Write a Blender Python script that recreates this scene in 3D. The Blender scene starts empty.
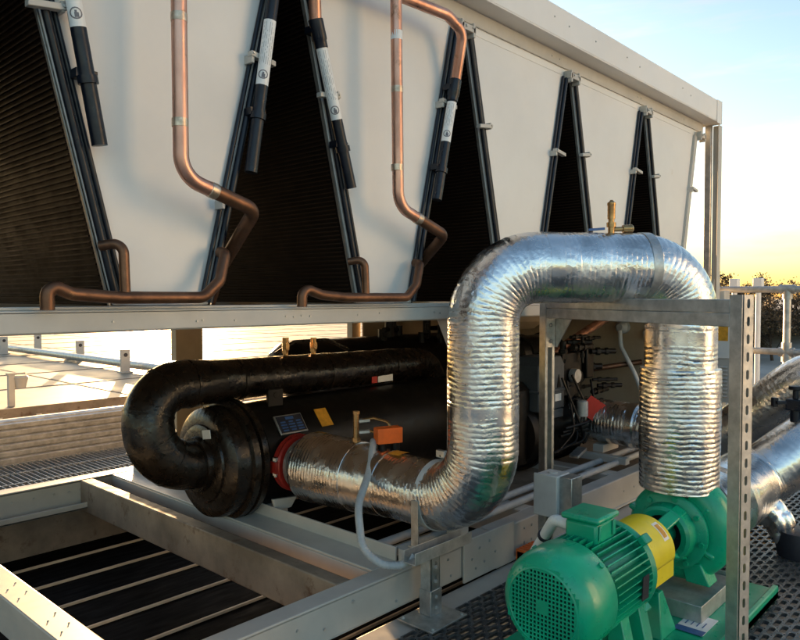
import bpy, bmesh, math, random
from mathutils import Vector, Matrix, noise
random.seed(7)
R = math.radians
PI = math.pi
V = Vector
scene = bpy.context.scene
COL = scene.collection

# ------------------------------------------------------------------ mesh builder
class MB:
    def __init__(self):
        self.v = []; self.f = []
    def add(self, vs, fs):
        n = len(self.v)
        self.v += [tuple(p) for p in vs]
        self.f += [tuple(i + n for i in q) for q in fs]
        return self
    def box(self, a, b):
        x0, y0, z0 = (min(a[i], b[i]) for i in range(3)); x1, y1, z1 = (max(a[i], b[i]) for i in range(3))
        return self.add([(x0,y0,z0),(x1,y0,z0),(x1,y1,z0),(x0,y1,z0),(x0,y0,z1),(x1,y0,z1),(x1,y1,z1),(x0,y1,z1)],
                 [(0,3,2,1),(4,5,6,7),(0,1,5,4),(1,2,6,5),(2,3,7,6),(3,0,4,7)])
    def obox(self, c, ux, uy, uz):
        c = V(c); ux = V(ux); uy = V(uy); uz = V(uz); vs = []
        for k in (-1, 1):
            for i, j in ((-1,-1),(1,-1),(1,1),(-1,1)):
                vs.append(c + ux*i*.5 + uy*j*.5 + uz*k*.5)
        return self.add(vs, [(0,3,2,1),(4,5,6,7),(0,1,5,4),(1,2,6,5),(2,3,7,6),(3,0,4,7)])
    def bar(self, a, b, w, h, up=(0,0,1)):
        a = V(a); b = V(b); d = b - a
        s = d.cross(V(up)).normalized(); u = s.cross(d).normalized()
        return self.obox((a + b)/2, d, s*w, u*h)
    def prism(self, poly, ext):
        ext = V(ext); n = len(poly); ps = [V(p) for p in poly]
        vs = ps + [p + ext for p in ps]
        return self.add(vs, [tuple(range(n))[::-1], tuple(range(n, 2*n))] + [(i, (i+1) % n, n + (i+1) % n, n + i) for i in range(n)])
    def lathe(self, prof, o, ax, seg=32, cap=True, a0=0, a1=2*PI):
        o = V(o); ax = V(ax).normalized(); e1 = perp(ax); e2 = ax.cross(e1)
        full = abs(a1 - a0 - 2*PI) < 1e-6; m = seg if full else seg + 1
        vs = []; fs = []
        for (a, r) in prof:
            for k in range(m):
                t = a0 + (a1 - a0)*k/seg
                vs.append(o + ax*a + (e1*math.cos(t) + e2*math.sin(t))*r)
        for i in range(len(prof) - 1):
            for k in range(seg):
                k2 = (k + 1) % m
                fs.append((i*m + k, i*m + k2, (i+1)*m + k2, (i+1)*m + k))
        if cap and full:
            fs.append(tuple(range(m))[::-1]); fs.append(tuple(range((len(prof)-1)*m, len(prof)*m)))
        return self.add(vs, fs)
    def cyl(self, a, b, r, seg=16, r2=None):
        a = V(a); b = V(b)
        return self.lathe([(0, r), ((b-a).length, r if r2 is None else r2)], a, b - a, seg)
    def sweep(self, path, r, seg=16, cap=True, disp=None):
        path = [V(p) for p in path]; n = len(path)
        tang = []
        for i in range(n):
            d = path[min(i+1, n-1)] - path[max(i-1, 0)]
            tang.append(d.normalized())
        e = perp(tang[0]); vs = []; fs = []; s = 0
        for i in range(n):
            if i:
                s += (path[i] - path[i-1]).length
                e = (e - tang[i]*e.dot(tang[i])).normalized()
            g = tang[i].cross(e)
            rr = r(s) if callable(r) else r
            for k in range(seg):
                t = 2*PI*k/seg
                q = rr + (disp(s, t) if disp else 0)
                vs.append(path[i] + (e*math.cos(t) + g*math.sin(t))*q)
        for i in range(n-1):
            for k in range(seg):
                k2 = (k+1) % seg
                fs.append((i*seg+k, i*seg+k2, (i+1)*seg+k2, (i+1)*seg+k))
        if cap:
            fs.append(tuple(range(seg))[::-1]); fs.append(tuple(range((n-1)*seg, n*seg)))
        return self.add(vs, fs)
    def cell(self, o, u, w, cu, cw, hole, depth):
        """flat cell cu x cw with a hole (list of local (a,b) about the centre) and walls of depth"""
        o = V(o); u = V(u); w = V(w); depth = V(depth); n = len(hole); vs = []
        for (a, b) in hole:
            k = max(abs(a)/(cu/2), abs(b)/(cw/2), 1e-9)
            vs.append(o + u*(a/k) + w*(b/k))
        for (a, b) in hole: vs.append(o + u*a + w*b)
        for (a, b) in hole: vs.append(o + u*a + w*b + depth)
        fs = []
        for i in range(n):
            j = (i+1) % n
            fs.append((i, j, n+j, n+i)); fs.append((n+i, n+j, 2*n+j, 2*n+i))
        return self.add(vs, fs)
    def build(self, name, m, parent=None, smooth=35, bevel=0, recalc=True):
        off = LOC.get(parent.name, V((0,0,0))) if parent else V((0,0,0))
        me = bpy.data.meshes.new(name)
        me.from_pydata([(p[0]-off[0], p[1]-off[1], p[2]-off[2]) for p in self.v], [], self.f)
        if recalc:
            bm = bmesh.new(); bm.from_mesh(me)
            bmesh.ops.recalc_face_normals(bm, faces=bm.faces); bm.to_mesh(me); bm.free()
        if smooth:
            me.polygons.foreach_set('use_smooth', [True]*len(me.polygons))
            me.set_sharp_from_angle(angle=R(smooth))
        me.materials.append(m)
        o = bpy.data.objects.new(name, me); COL.objects.link(o)
        if parent:
            o.parent = parent; LOC[o.name] = off
        else:
            LOC[o.name] = V((0,0,0))
        if bevel:
            b = o.modifiers.new('bevel', 'BEVEL'); b.width = bevel; b.segments = 2; b.limit_method = 'ANGLE'; b.angle_limit = R(40)
            b.harden_normals = False
        return o

LOC = {}
def perp(d):
    d = V(d).normalized()
    a = V((0,0,1)) if abs(d.z) < .9 else V((1,0,0))
    return (a - d*a.dot(d)).normalized()
def thing(name, label, cat, loc, group=None):
    o = bpy.data.objects.new(name, None); COL.objects.link(o); o.location = loc
    o.empty_display_size = .1
    LOC[o.name] = V(loc); o['label'] = label; o['category'] = cat
    if group: o['group'] = group
    return o
def tag(o, label, cat, group=None):
    o['label'] = label; o['category'] = cat
    if group: o['group'] = group
    return o
def setting(o): o['kind'] = 'structure'; return o
def dup(o, loc, label=None, group=None):
    r = o.copy(); COL.objects.link(r); r.location = loc
    if label: r['label'] = label
    if group: r['group'] = group
    for ch in list(o.children):
        c = ch.copy(); COL.objects.link(c); c.parent = r
        for g in list(ch.children):
            d = g.copy(); COL.objects.link(d); d.parent = c
    return r
def copy_part(o, delta, parent=None):
    c = o.copy(); COL.objects.link(c)
    c.location = V(o.location) + V(delta)
    if parent: c.parent = parent
    return c
def fillet(pts, rad, n=12):
    pts = [V(p) for p in pts]; out = [pts[0]]
    rads = rad if isinstance(rad, (list, tuple)) else [rad]*(len(pts)-2)
    for i in range(1, len(pts)-1):
        p = pts[i]; a = (pts[i-1]-p); b = (pts[i+1]-p)
        la, lb = a.length, b.length; a.normalize(); b.normalize()
        ang = a.angle(b); r = rads[i-1]
        d = r/math.tan(ang/2); d = min(d, la*.49 if i > 1 else la*.98, lb*.49 if i < len(pts)-2 else lb*.98); r = d*math.tan(ang/2)
        c = p + (a+b).normalized()*(r/math.sin(ang/2))
        p0 = p + a*d; p1 = p + b*d; v0 = p0 - c; v1 = p1 - c
        th = v0.angle(v1); ax = v0.cross(v1).normalized()
        for k in range(n+1):
            out.append(c + Matrix.Rotation(th*k/n, 3, ax) @ v0)
    out.append(pts[-1]); return out
def resample(path, ds):
    path = [V(p) for p in path]; L = [0]
    for i in range(1, len(path)): L.append(L[-1] + (path[i]-path[i-1]).length)
    n = max(2, int(L[-1]/ds)); out = []; j = 0
    for k in range(n+1):
        s = L[-1]*k/n
        while j < len(L)-2 and L[j+1] < s: j += 1
        t = (s - L[j])/max(1e-9, L[j+1]-L[j])
        out.append(path[j].lerp(path[j+1], t))
    return out
def stadium(l, w, n=8):
    """hole outline, long axis first"""
    r = w/2; a = l/2 - r; pts = []
    for k in range(n+1): t = -PI/2 + PI*k/n; pts.append((a + r*math.cos(t), r*math.sin(t)))
    for k in range(n+1): t = PI/2 + PI*k/n; pts.append((-a + r*math.cos(t), r*math.sin(t)))
    return pts

# ------------------------------------------------------------------ materials
def mat(name, base, rough=.5, metal=0, var=.12, vscale=6, rvar=.1, bump=0, bscale=60, bdist=.002, coat=0, stretch=None,
        base2=None, spots=None, aniso=0, spec=.5):
    m = bpy.data.materials.new(name); m.use_nodes = True; nt = m.node_tree; nd = nt.nodes; lk = nt.links
    b = nd['Principled BSDF']
    b.inputs['Roughness'].default_value = rough; b.inputs['Metallic'].default_value = metal
    b.inputs['Coat Weight'].default_value = coat; b.inputs['Coat Roughness'].default_value = .15
    b.inputs['Specular IOR Level'].default_value = spec
    tc = nd.new('ShaderNodeTexCoord'); mp = nd.new('ShaderNodeMapping'); lk.new(tc.outputs['Object'], mp.inputs['Vector'])
    if stretch: mp.inputs['Scale'].default_value = stretch
    n1 = nd.new('ShaderNodeTexNoise'); n1.inputs['Scale'].default_value = vscale; n1.inputs['Detail'].default_value = 6; n1.inputs['Roughness'].default_value = .62
    lk.new(mp.outputs['Vector'], n1.inputs['Vector'])
    rp = nd.new('ShaderNodeValToRGB'); lk.new(n1.outputs['Fac'], rp.inputs['Fac'])
    b2 = base2 if base2 else tuple(c*(1-var*1.6) for c in base)
    rp.color_ramp.elements[0].position = .33; rp.color_ramp.elements[0].color = (*b2, 1)
    rp.color_ramp.elements[1].position = .67; rp.color_ramp.elements[1].color = (*[min(1, c*(1+var)) for c in base], 1)
    out = rp.outputs['Color']
    if spots:
        sc, thr, colr = spots
        n3 = nd.new('ShaderNodeTexNoise'); n3.inputs['Scale'].default_value = sc; n3.inputs['Detail'].default_value = 8; n3.inputs['Roughness'].default_value = .7
        lk.new(tc.outputs['Object'], n3.inputs['Vector'])
        r3 = nd.new('ShaderNodeValToRGB'); r3.color_ramp.elements[0].position = thr; r3.color_ramp.elements[1].position = min(1, thr+.1)
        lk.new(n3.outputs['Fac'], r3.inputs['Fac'])
        mx = nd.new('ShaderNodeMix'); mx.data_type = 'RGBA'; lk.new(r3.outputs['Color'], mx.inputs['Factor'])
        lk.new(out, mx.inputs['A']); mx.inputs['B'].default_value = (*colr, 1); out = mx.outputs['Result']
    lk.new(out, b.inputs['Base Color'])
    if rvar:
        mr = nd.new('ShaderNodeMapRange'); mr.inputs['To Min'].default_value = max(0.02, rough-rvar); mr.inputs['To Max'].default_value = min(1, rough+rvar)
        n4 = nd.new('ShaderNodeTexNoise'); n4.inputs['Scale'].default_value = vscale*3.3; n4.inputs['Detail'].default_value = 5
        lk.new(mp.outputs['Vector'], n4.inputs['Vector'])
        mr.inputs['From Min'].default_value = .3; mr.inputs['From Max'].default_value = .7
        lk.new(n4.outputs['Fac'], mr.inputs['Value']); lk.new(mr.outputs['Result'], b.inputs['Roughness'])
    if bump:
        n2 = nd.new('ShaderNodeTexNoise'); n2.inputs['Scale'].default_value = bscale; n2.inputs['Detail'].default_value = 5
        lk.new(mp.outputs['Vector'], n2.inputs['Vector'])
        bp = nd.new('ShaderNodeBump'); bp.inputs['Strength'].default_value = bump; bp.inputs['Distance'].default_value = bdist
        lk.new(n2.outputs['Fac'], bp.inputs['Height']); lk.new(bp.outputs['Normal'], b.inputs['Normal'])
    return m

M = {}
M['panel'] = mat('white_panel_paint', (.74,.73,.705), .40, 0, .05, 1.1, .07, bump=.07, bscale=3.2, bdist=.02, spots=(7, .66, (.63,.60,.55)))
M['frame'] = mat('cream_frame_paint', (.50,.475,.43), .42, 0, .07, 4, .08, bump=.04, bscale=40, spots=(26, .68, (.34,.29,.23)))
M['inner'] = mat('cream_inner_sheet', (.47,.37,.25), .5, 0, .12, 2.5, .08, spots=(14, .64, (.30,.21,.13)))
M['rust'] = mat('stained_beam', (.235,.18,.13), .65, 0, .25, 3.5, .1, bump=.25, bscale=45, spots=(9, .57, (.12,.068,.038)))
M['galv'] = mat('galvanised_steel', (.52,.53,.52), .40, .85, .16, 22, .1, bump=.05, bscale=150, spots=(40,.66,(.36,.33,.29)))
M['galv_dull'] = mat('dull_galvanised', (.50,.495,.475), .45, .6, .18, 16, .1, bump=.1, bscale=120, spots=(30,.66,(.24,.21,.18)))
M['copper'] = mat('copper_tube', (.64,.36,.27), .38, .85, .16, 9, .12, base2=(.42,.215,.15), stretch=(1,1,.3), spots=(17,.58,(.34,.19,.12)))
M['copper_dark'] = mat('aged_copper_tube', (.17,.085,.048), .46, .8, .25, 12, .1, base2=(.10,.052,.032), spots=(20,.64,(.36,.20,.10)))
M['brass'] = mat('brass', (.44,.27,.12), .33, .9, .2, 30, .08)
M['black'] = mat('black_rubber_insulation', (.013,.008,.005), .29, 0, .4, 7, .12, bump=.42, bscale=38, bdist=.006, spec=.5, spots=(15,.62,(.036,.022,.012)))
M['blacksteel'] = mat('black_painted_steel', (.006,.0048,.004), .42, 0, .3, 6, .1, bump=.08, bscale=50, spec=.25)
M['navy'] = mat('dark_blue_sleeve', (.006,.009,.017), .36, 0, .25, 14, .1, bump=.06, bscale=80, spec=.4)
M['fins'] = mat('black_coil_fins', (.0065,.0042,.0032), .55, .0, .3, 5, .1, spec=.22)
M['tubes'] = mat('coil_tubes', (.034,.019,.012), .5, .2, .35, 3, .1, spec=.2)
M['solder'] = mat('brazed_ring', (.60,.47,.36), .38, .9, .25, 30, .1)
M['finedge'] = mat('aluminium_edge', (.5,.49,.46), .4, .8, .15, 20)
M['greybox'] = mat('grey_cast_box', (.055,.066,.078), .45, 0, .12, 8, .08, bump=.08, bscale=90)
M['plastic'] = mat('light_grey_plastic', (.55,.56,.55), .42, 0, .06, 8)
M['white'] = mat('white_plastic', (.78,.78,.76), .4, 0, .05, 10)
M['label'] = mat('label_paper', (.80,.80,.78), .4, 0, .03, 40)
M['text'] = mat('grey_print', (.16,.16,.18), .5, 0, .1, 40)
M['ink'] = mat('printed_ink', (.02,.02,.03), .5, 0, .1, 40)
M['inkblue'] = mat('blue_ink', (.05,.12,.30), .45, 0, .1, 40)
M['orange'] = mat('orange_plate', (.80,.15,.02), .45, 0, .08, 20)
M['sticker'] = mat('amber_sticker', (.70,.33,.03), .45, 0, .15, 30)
M['red'] = mat('red_paint', (.30,.018,.012), .38, 0, .12, 14, spots=(30,.66,(.2,.02,.015)))
M['redtag'] = mat('red_tag', (.50,.022,.008), .45, 0, .08, 14)
M['green'] = mat('green_enamel', (.003,.37,.195), .33, 0, .14, 5, .1, bump=.16, bscale=95, coat=.25, spots=(21,.64,(.012,.14,.085)))
M['yellow'] = mat('yellow_guard_paint', (.80,.66,.02), .36, 0, .06, 8, spots=(60,.70,(.35,.27,.05)))
M['grate'] = mat('dark_galvanised_mesh', (.13,.135,.14), .42, .6, .25, 12, .12, bump=.1, bscale=90)
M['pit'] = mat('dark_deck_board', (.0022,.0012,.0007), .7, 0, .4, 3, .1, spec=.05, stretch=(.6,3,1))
M['lit_gap_strip'] = mat('lit_gap_tan', (.66,.52,.36), .5, 0, .2, 14, stretch=(.4,4,1))  # tan colour stands in for light coming through the board gaps
M['roof'] = mat('pale_roof_sheet', (.27,.225,.165), .50, .1, .10, .7, .08, spots=(2.2,.56,(.18,.15,.11)))
M['ground'] = mat('roof_membrane', (.42,.395,.36), .8, 0, .15, .5, .1, bump=.2, bscale=30, bdist=.01, spots=(1.7,.6,(.32,.295,.26)))
M['concrete'] = mat('concrete', (.34,.31,.27), .75, 0, .15, 3, .08, bump=.2, bscale=40)
M['bark'] = mat('bark', (.07,.05,.035), .85, 0, .3, 6)
M['facade'] = mat('pale_render_wall', (.42,.38,.33), .8, 0, .1, .3)
M['facade2'] = mat('bounce_render_wall', (.70,.73,.76), .85, 0, .03, .4)  # wall of the added unseen building that bounces sunlight
M['darkglass'] = mat('window_glass', (.03,.035,.045), .12, 0, .1, 1)
M['hose'] = mat('grey_conduit', (.42,.44,.45), .45, 0, .08, 20)

def leafmat(name, c):
    m = mat(name, c, .7, 0, .5, 1.3, .05)
    b = m.node_tree.nodes['Principled BSDF']; b.inputs['Subsurface Weight'].default_value = 0
    return m
M['leaf1'] = leafmat('dry_foliage', (.12,.08,.042)); M['leaf2'] = leafmat('olive_foliage', (.10,.075,.038))

def foil(name, strength=.55, scale=38):
    m = bpy.data.materials.new(name); m.use_nodes = True; nt = m.node_tree; nd = nt.nodes; lk = nt.links
    b = nd['Principled BSDF']; b.inputs['Metallic'].default_value = 1; b.inputs['Roughness'].default_value = .2
    tc = nd.new('ShaderNodeTexCoord')
    # crumple: warped voronoi cells = flat facets with sharp creases, plus fine noise
    nw = nd.new('ShaderNodeTexNoise'); nw.inputs['Scale'].default_value = 14; nw.inputs['Detail'].default_value = 3
    lk.new(tc.outputs['Object'], nw.inputs['Vector'])
    mx = nd.new('ShaderNodeMix'); mx.data_type = 'RGBA'; mx.blend_type = 'LINEAR_LIGHT'; mx.inputs['Factor'].default_value = .05
    lk.new(tc.outputs['Object'], mx.inputs['A']); lk.new(nw.outputs['Color'], mx.inputs['B'])
    vo = nd.new('ShaderNodeTexVoronoi'); vo.feature = 'F1'; vo.inputs['Scale'].default_value = scale
    lk.new(mx.outputs['Result'], vo.inputs['Vector'])
    nf = nd.new('ShaderNodeTexNoise'); nf.inputs['Scale'].default_value = 130; nf.inputs['Detail'].default_value = 4; nf.inputs['Distortion'].default_value = .6
    lk.new(tc.outputs['Object'], nf.inputs['Vector'])
    ad = nd.new('ShaderNodeMath'); ad.operation = 'MULTIPLY_ADD'; lk.new(nf.outputs['Fac'], ad.inputs[0]); ad.inputs[1].default_value = .45; lk.new(vo.outputs['Distance'], ad.inputs[2])
    bp = nd.new('ShaderNodeBump'); bp.inputs['Strength'].default_value = strength; bp.inputs['Distance'].default_value = .0045
    lk.new(ad.outputs['Value'], bp.inputs['Height']); lk.new(bp.outputs['Normal'], b.inputs['Normal'])
    n1 = nd.new('ShaderNodeTexNoise'); n1.inputs['Scale'].default_value = 9; n1.inputs['Detail'].default_value = 6
    lk.new(tc.outputs['Object'], n1.inputs['Vector'])
    mr = nd.new('ShaderNodeMapRange'); mr.inputs['From Min'].default_value = .35; mr.inputs['From Max'].default_value = .65; mr.inputs['To Min'].default_value = .17; mr.inputs['To Max'].default_value = .34
    lk.new(n1.outputs['Fac'], mr.inputs['Value']); lk.new(mr.outputs['Result'], b.inputs['Roughness'])
    rp = nd.new('ShaderNodeValToRGB'); rp.color_ramp.elements[0].color = (.62,.61,.60,1); rp.color_ramp.elements[1].color = (.86,.86,.86,1)
    rp.color_ramp.elements[0].position = .35; rp.color_ramp.elements[1].position = .6
    lk.new(n1.outputs['Fac'], rp.inputs['Fac']); lk.new(rp.outputs['Color'], b.inputs['Base Color'])
    return m
M['foil'] = foil('crumpled_foil', .34, 30)
M['foiltape'] = foil('smooth_foil', .2, 18)

# ------------------------------------------------------------------ bolts share one mesh
def bolt_mesh():
    mb = MB(); mb.lathe([(0,.011),(.002,.011),(.002,.008),(.009,.0075)], (0,0,0), (0,-1,0), 6)
    o = mb.build('bolt', M['galv_dull'], smooth=20); me = o.data; bpy.data.objects.remove(o); return me
BOLT = bolt_mesh()
def bolt(parent, p, s=1.0, toward='y'):
    o = bpy.data.objects.new('bolt', BOLT); COL.objects.link(o); o.parent = parent
    o.location = V(p) - LOC.get(parent.name, V((0,0,0))); o.scale = (s,s,s)
    if toward == 'x': o.rotation_euler = (0,0,-PI/2)
    if toward == 'z': o.rotation_euler = (-PI/2,0,0)
    LOC[o.name] = V(p); return o

# ================================================================== SETTING
g = MB()
g.add([(-700,-700,-.75),(900,-700,-.75),(900,900,-.75),(-700,900,-.75)], [(0,1,2,3)])
setting(g.build('ground', M['ground'], recalc=False))

# pale roof sheet to the left and beyond, with raised seams both ways
rj = MB(); rf = MB(); rf.box((-16,7.38,.06), (60,64,.2))
for k in range(34):
    y = 7.5 + k*1.68; rj.box((-16,y,.2), (60,y+.03,.207))
for k in range(32):
    x = -15 + k*2.35; rj.box((x,7.39,.2), (x+.03,63.9,.2055))
setting(rf.build('roof', M['roof'], bevel=0)); setting(rj.build('roof_joints', M['rust']))

# expanded metal walkway in front of the chiller
wk = MB(); hole = stadium(.072, .0235, 3); cu, cw = .088, .036; row = 0; y = 1.86 - cw/2
while y > -.7:
    x = .3 + (cu/2 if row % 2 else 0)
    while x < 7.6:
        wk.cell((x + random.uniform(-.001,.001), y, -.03), (1,0,0), (0,1,0), cu, cw, hole, (0,.006,-.016)); x += cu
    y -= cw; row += 1
wo = setting(wk.build('walkway', M['grate'], smooth=0, recalc=False))
# ledge beam between walkway and rail, with sub beams under the mesh
lb = MB(); lb.box((-.6,1.872,-.14), (7.6,2.0,-.045)); lb.box((-.6,1.99,-.50), (7.6,2.0,-.145))
setting(lb.build('walkway_edge', M['frame'], bevel=.003))
sb = MB()
for k in range(7): sb.box((.7 + k*1.1,-.7,-.22), (.76 + k*1.1,1.87,-.05))
setting(sb.build('walkway_joists', M['galv_dull']))

# rear walkway grating behind the chiller
rg = MB(); x = -.8
while x < 7:
    rg.box((x,4.66,-.03), (x+.006,5.97,0)); x += .041
for y in (4.66,4.98,5.30,5.62,5.95): rg.box((-.8,y,-.012), (7,y+.012,.003))
setting(rg.build('rear_walkway', M['galv'], smooth=0, recalc=False))

# pit floor under the chiller frame; pale strips paint in light between the boards
pt = thing('pit_deck', 'dark boarded deck with pale strips painted as lit gaps in the pit under the chiller frame', 'deck', (2.5,3.2,-.27))
mb = MB()
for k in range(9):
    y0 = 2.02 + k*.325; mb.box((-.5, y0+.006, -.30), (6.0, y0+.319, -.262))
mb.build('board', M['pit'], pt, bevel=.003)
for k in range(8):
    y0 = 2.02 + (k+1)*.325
    b = MB(); b.box((-.45 + random.uniform(0,.1), y0-.0055, -.262), (5.9, y0+.0055, -.249)); b.build('lit_gap_strip', M['lit_gap_strip'], pt)

# ribbed parapet behind the rear walkway
pf = MB(); prof = [(6.0,-.1)]
z = 0.0; yy = 6.0
for k in range(6):
    prof += [(yy, z), (yy, z+.034), (yy+.045, z+.042), (yy+.045, z+.05)]; z += .05; yy += .03
prof += [(yy+.06, z+.012), (yy+.10, z+.012), (yy+.10, -.1)]
pf.prism([(-3, a, b) for a, b in prof], (12,0,0))
tag(pf.build('parapet', M['galv_dull'], smooth=0, bevel=.002), 'low ribbed metal parapet between rear walkway and pale roof', 'parapet')
# roof edge angle with brackets
re = thing('roof_edge_trim', 'perforated metal edge angle along the near side of the pale roof', 'trim', (2,7.36,.2))
mb = MB(); mb.box((-14,7.352,.02), (14,7.374,.235)); mb.build('angle', M['rust'], re, bevel=.002)
for x in (1.1, 2.3, 2.65, 3.7, 5.2):
    b = MB(); b.box((x,7.25,.05), (x+.05,7.351,.09)); b.box((x,7.25,.05), (x+.05,7.262,.17)); b.build('bracket', M['galv_dull'], re)

# conduit over the roof with its stanchion tabs
rl = thing('roof_conduit', 'long grey conduit running across the pale roof', 'conduit', (5.1,14,.2))
mb = MB(); mb.cyl((5.1,8.2,.29), (5.1,40,.29), .06, 14); mb.build('pipe', M['galv'], rl)
for y in (9.2, 12.4, 16, 20, 25, 31, 37):
    b = MB(); b.box((5.02,y,.2), (5.18,y+.06,.24)); b.build('saddle', M['galv_dull'], rl)
def clip():
    t = thing('roof_clip', 'cream upright bracket tab with a round hole on the pale roof', 'bracket', (0,0,0), 'bracket tabs along the roof conduit')
    b = MB(); b.box((-.07,-.02,0), (.07,.02,.34)); b.box((-.09,-.07,0), (.09,.07,.015)); b.build('tab', M['frame'], t, bevel=.004)
    b = MB(); b.cyl((0,-.0205,.26), (0,-.026,.26), .03, 14); b.build('eyelet', M['ink'], t)
    return t
c0 = clip(); spots = [(4.9,10.0,'in front of the conduit, nearest the black pipe'), (5.35,12.6,'behind the conduit, nearest the black pipe'), (5.75,15.6,'behind the conduit, second from the black pipe'),
         (4.9,15.0,'in front of the conduit near the left photo edge'), (5.6,17.8,'behind the leftmost front tab')]
for i, (x, y, w) in enumerate(spots):
    lab = 'cream bracket tab with a hole, ' + w
    if i == 0: c0.location = (x,y,.2); c0['label'] = lab
    else: dup(c0, (x,y,.2), lab)
rp_ = thing('roof_outlet', 'small cream post with a rounded cap at the near roof edge', 'post', (2.62,7.75,.2))
b = MB(); b.box((2.56,7.72,.2), (2.62,7.77,.52)); b.build('post', M['frame'], rp_, bevel=.004)
b = MB(); b.lathe([(0,.05),(.11,.075),(.13,.06)], (2.68,7.745,.38), (0,0,1), 16); b.box((2.55,7.72,.52), (2.72,7.77,.54)); b.build('cap', M['frame'], rp_)

# ================================================================== CHILLER
ch = thing('air_cooled_chiller', 'large white air cooled chiller on an open steel frame with black V coils', 'chiller', (2.7,3.2,0))
X0, X1, YF, YB = -.45, 5.85, 2.03, 4.42
AP = [-.38,.62,1.62,2.62,3.61,4.60,5.59]
ZB, ZT = 1.285, 2.535
def half(z): return .345 + (.045-.345)*(z-ZB)/(ZT-ZB)
# base frame
def rail(name, a, b, m='frame', bevel=.006, parent=ch):
    o = MB(); o.box(a, b); return o.build(name, M[m], parent, bevel=bevel)
fr = MB(); fr.box((X0,2.0,.002), (2.86,2.012,.146)); fr.box((X0,2.0,.134), (2.86,2.095,.15)); fr.box((X0,2.0,-.004), (2.86,2.09,.006))
front1 = fr.build('base_rail', M['frame'], ch, bevel=.007)
fr = MB(); fr.box((2.865,1.996,-.03), (X1,2.012,.146)); fr.box((2.865,1.996,.136), (X1,2.095,.152)); fr.box((2.865,1.985,-.035), (X1,2.09,-.02))
front2 = fr.build('base_rail', M['frame'], ch, bevel=.006)
sp = MB(); sp.box((2.60,1.984,-.028), (3.02,1.9955,.172)); splice = sp.build('splice_plate', M['frame'], ch, bevel=.003)
for x, z in ((2.66,.07),(2.72,.11),(2.80,.125),(2.69,.02),(2.76,.035),(2.85,.06)): bolt(splice, (x,1.984,z), .8)
for i in range(3):
    for j in range(2): bolt(front2, (3.13+.07*i,1.996,.03+.075*j), .75)
for x, z in ((1.62,.09),(1.9,.11),(2.15,.03),(2.33,.11),(2.4,.04),(2.5,.11),(2.52,.03),(4.3,.06),(4.45,.06),(5.0,.06),(1.75,.05)): bolt(front1 if x < 2.86 else front2, (x,2.0 if x < 2.86 else 1.996,z), .7)
rr = MB(); rr.box((X0,4.50,-.01), (X1,4.52,.15)); rr.box((X0,4.50,.135), (X1,4.62,.152)); rr.box((X0,4.40,-.012), (X1,4.52,.004)); rr.box((X0,4.40,-.012), (X1,4.41,.03))
rear = rr.build('base_rail', M['frame'], ch, bevel=.005)
rk = MB(); rk.box((X0,4.52,-.30), (X1,4.56,-.02)); rk.build('pit_side', M['rust'], ch)
for x in (1.5,1.62,1.74,1.83,1.9,1.96,2.3,2.42): bolt(rear, (x,4.5,.09), .7)
def cross(x0, x1, m, d=.17, y0=2.096, y1=4.499, z=.15):
    o = MB(); o.box((x0,y0,z-d), (x1,y1,z)); return o.build('cross_beam', M[m], ch, bevel=.006)
cb = cross(.945,1.06,'frame',.15)
for y in (2.5,2.62,2.9,3.02,3.3,3.5): 
    bolt(cb, (.985,y,.15), .35, 'z'); bolt(cb, (1.03,y+.05,.15), .35, 'z')
cross(1.90,1.975,'rust',.19)
cc = MB(); cc.box((2.105,2.096,.138), (2.26,4.499,.15)); cc.box((2.105,2.096,.07), (2.117,4.499,.137)); cc.box((2.25,2.096,.14), (2.262,4.499,.21)); cc.build('cross_beam', M['frame'], ch, bevel=.003)
cross(3.25,3.37,'frame'); cross(4.3,4.42,'frame'); cross(5.6,5.72,'frame')
# mid rail and deck
mr_ = MB(); mr_.box((X0,1.968,1.212), (X1,1.982,1.272)); mr_.box((X0,1.968,1.262), (X1,2.06,1.274)); mr_.box((X0,1.982,1.209), (X1,2.05,1.219))
mid = mr_.build('mid_rail', M['frame'], ch, bevel=.004)
for x in (.93,1.2,1.22,1.34,1.55,1.585,1.62,1.66,1.9,2.02,2.36,2.4,3.3,4.1): bolt(mid, (x,1.968,1.238+random.uniform(-.008,.01)), .42)
dk = MB(); dk.box((X0,2.06,1.222), (X1,4.5,1.25)); dk.build('drip_tray', M['inner'], ch)
led = MB(); led.box((X0,1.99,1.274), (X1,2.05,1.283)); led.build('sill', M['frame'], ch, bevel=.002)
rm = MB(); rm.box((X0,4.42,1.21), (X1,4.5,1.275)); rm.build('mid_rail', M['frame'], ch, bevel=.003)
# top: deck, fascia, soffit strip
td = MB(); td.box((X0,2.05,2.70), (X1-.03,4.5,2.80)); td.build('top_deck', M['panel'], ch)
fa = MB(); fa.box((X0,1.92,2.668), (X1-.07,1.926,2.825)); fa.box((X0,1.92,2.660), (X1-.07,2.032,2.668)); fa.box((X0,1.926,2.819), (X1-.07,2.06,2.825))
fascia = fa.build('top_fascia', M['panel'], ch, bevel=.003)
fe = MB(); fe.box((X1-.069,1.915,2.655), (X1-.055,4.5,2.83)); fe.box((X1-.16,1.916,2.652),(X1-.069,1.919,2.829)); fe.build('end_fascia', M['panel'], ch, bevel=.003)
for x, z in ((3.27,2.76),(3.42,2.75),(3.72,2.75),(4.12,2.76),(4.3,2.745),(5.0,2.765),(5.15,2.745),(2.9,2.78)): bolt(fascia, (x,1.92,z), .5)
ts = MB(); ts.box((X0,2.032,ZT+.012), (X1-.16,2.05,2.70)); ts.build('top_strip', M['panel'], ch, bevel=.002)
ts = MB(); ts.box((X0,2.022,2.585), (X1-.16,2.0315,2.655)); hdr = ts.build('top_strip', M['frame'], ch, bevel=.003)
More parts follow.
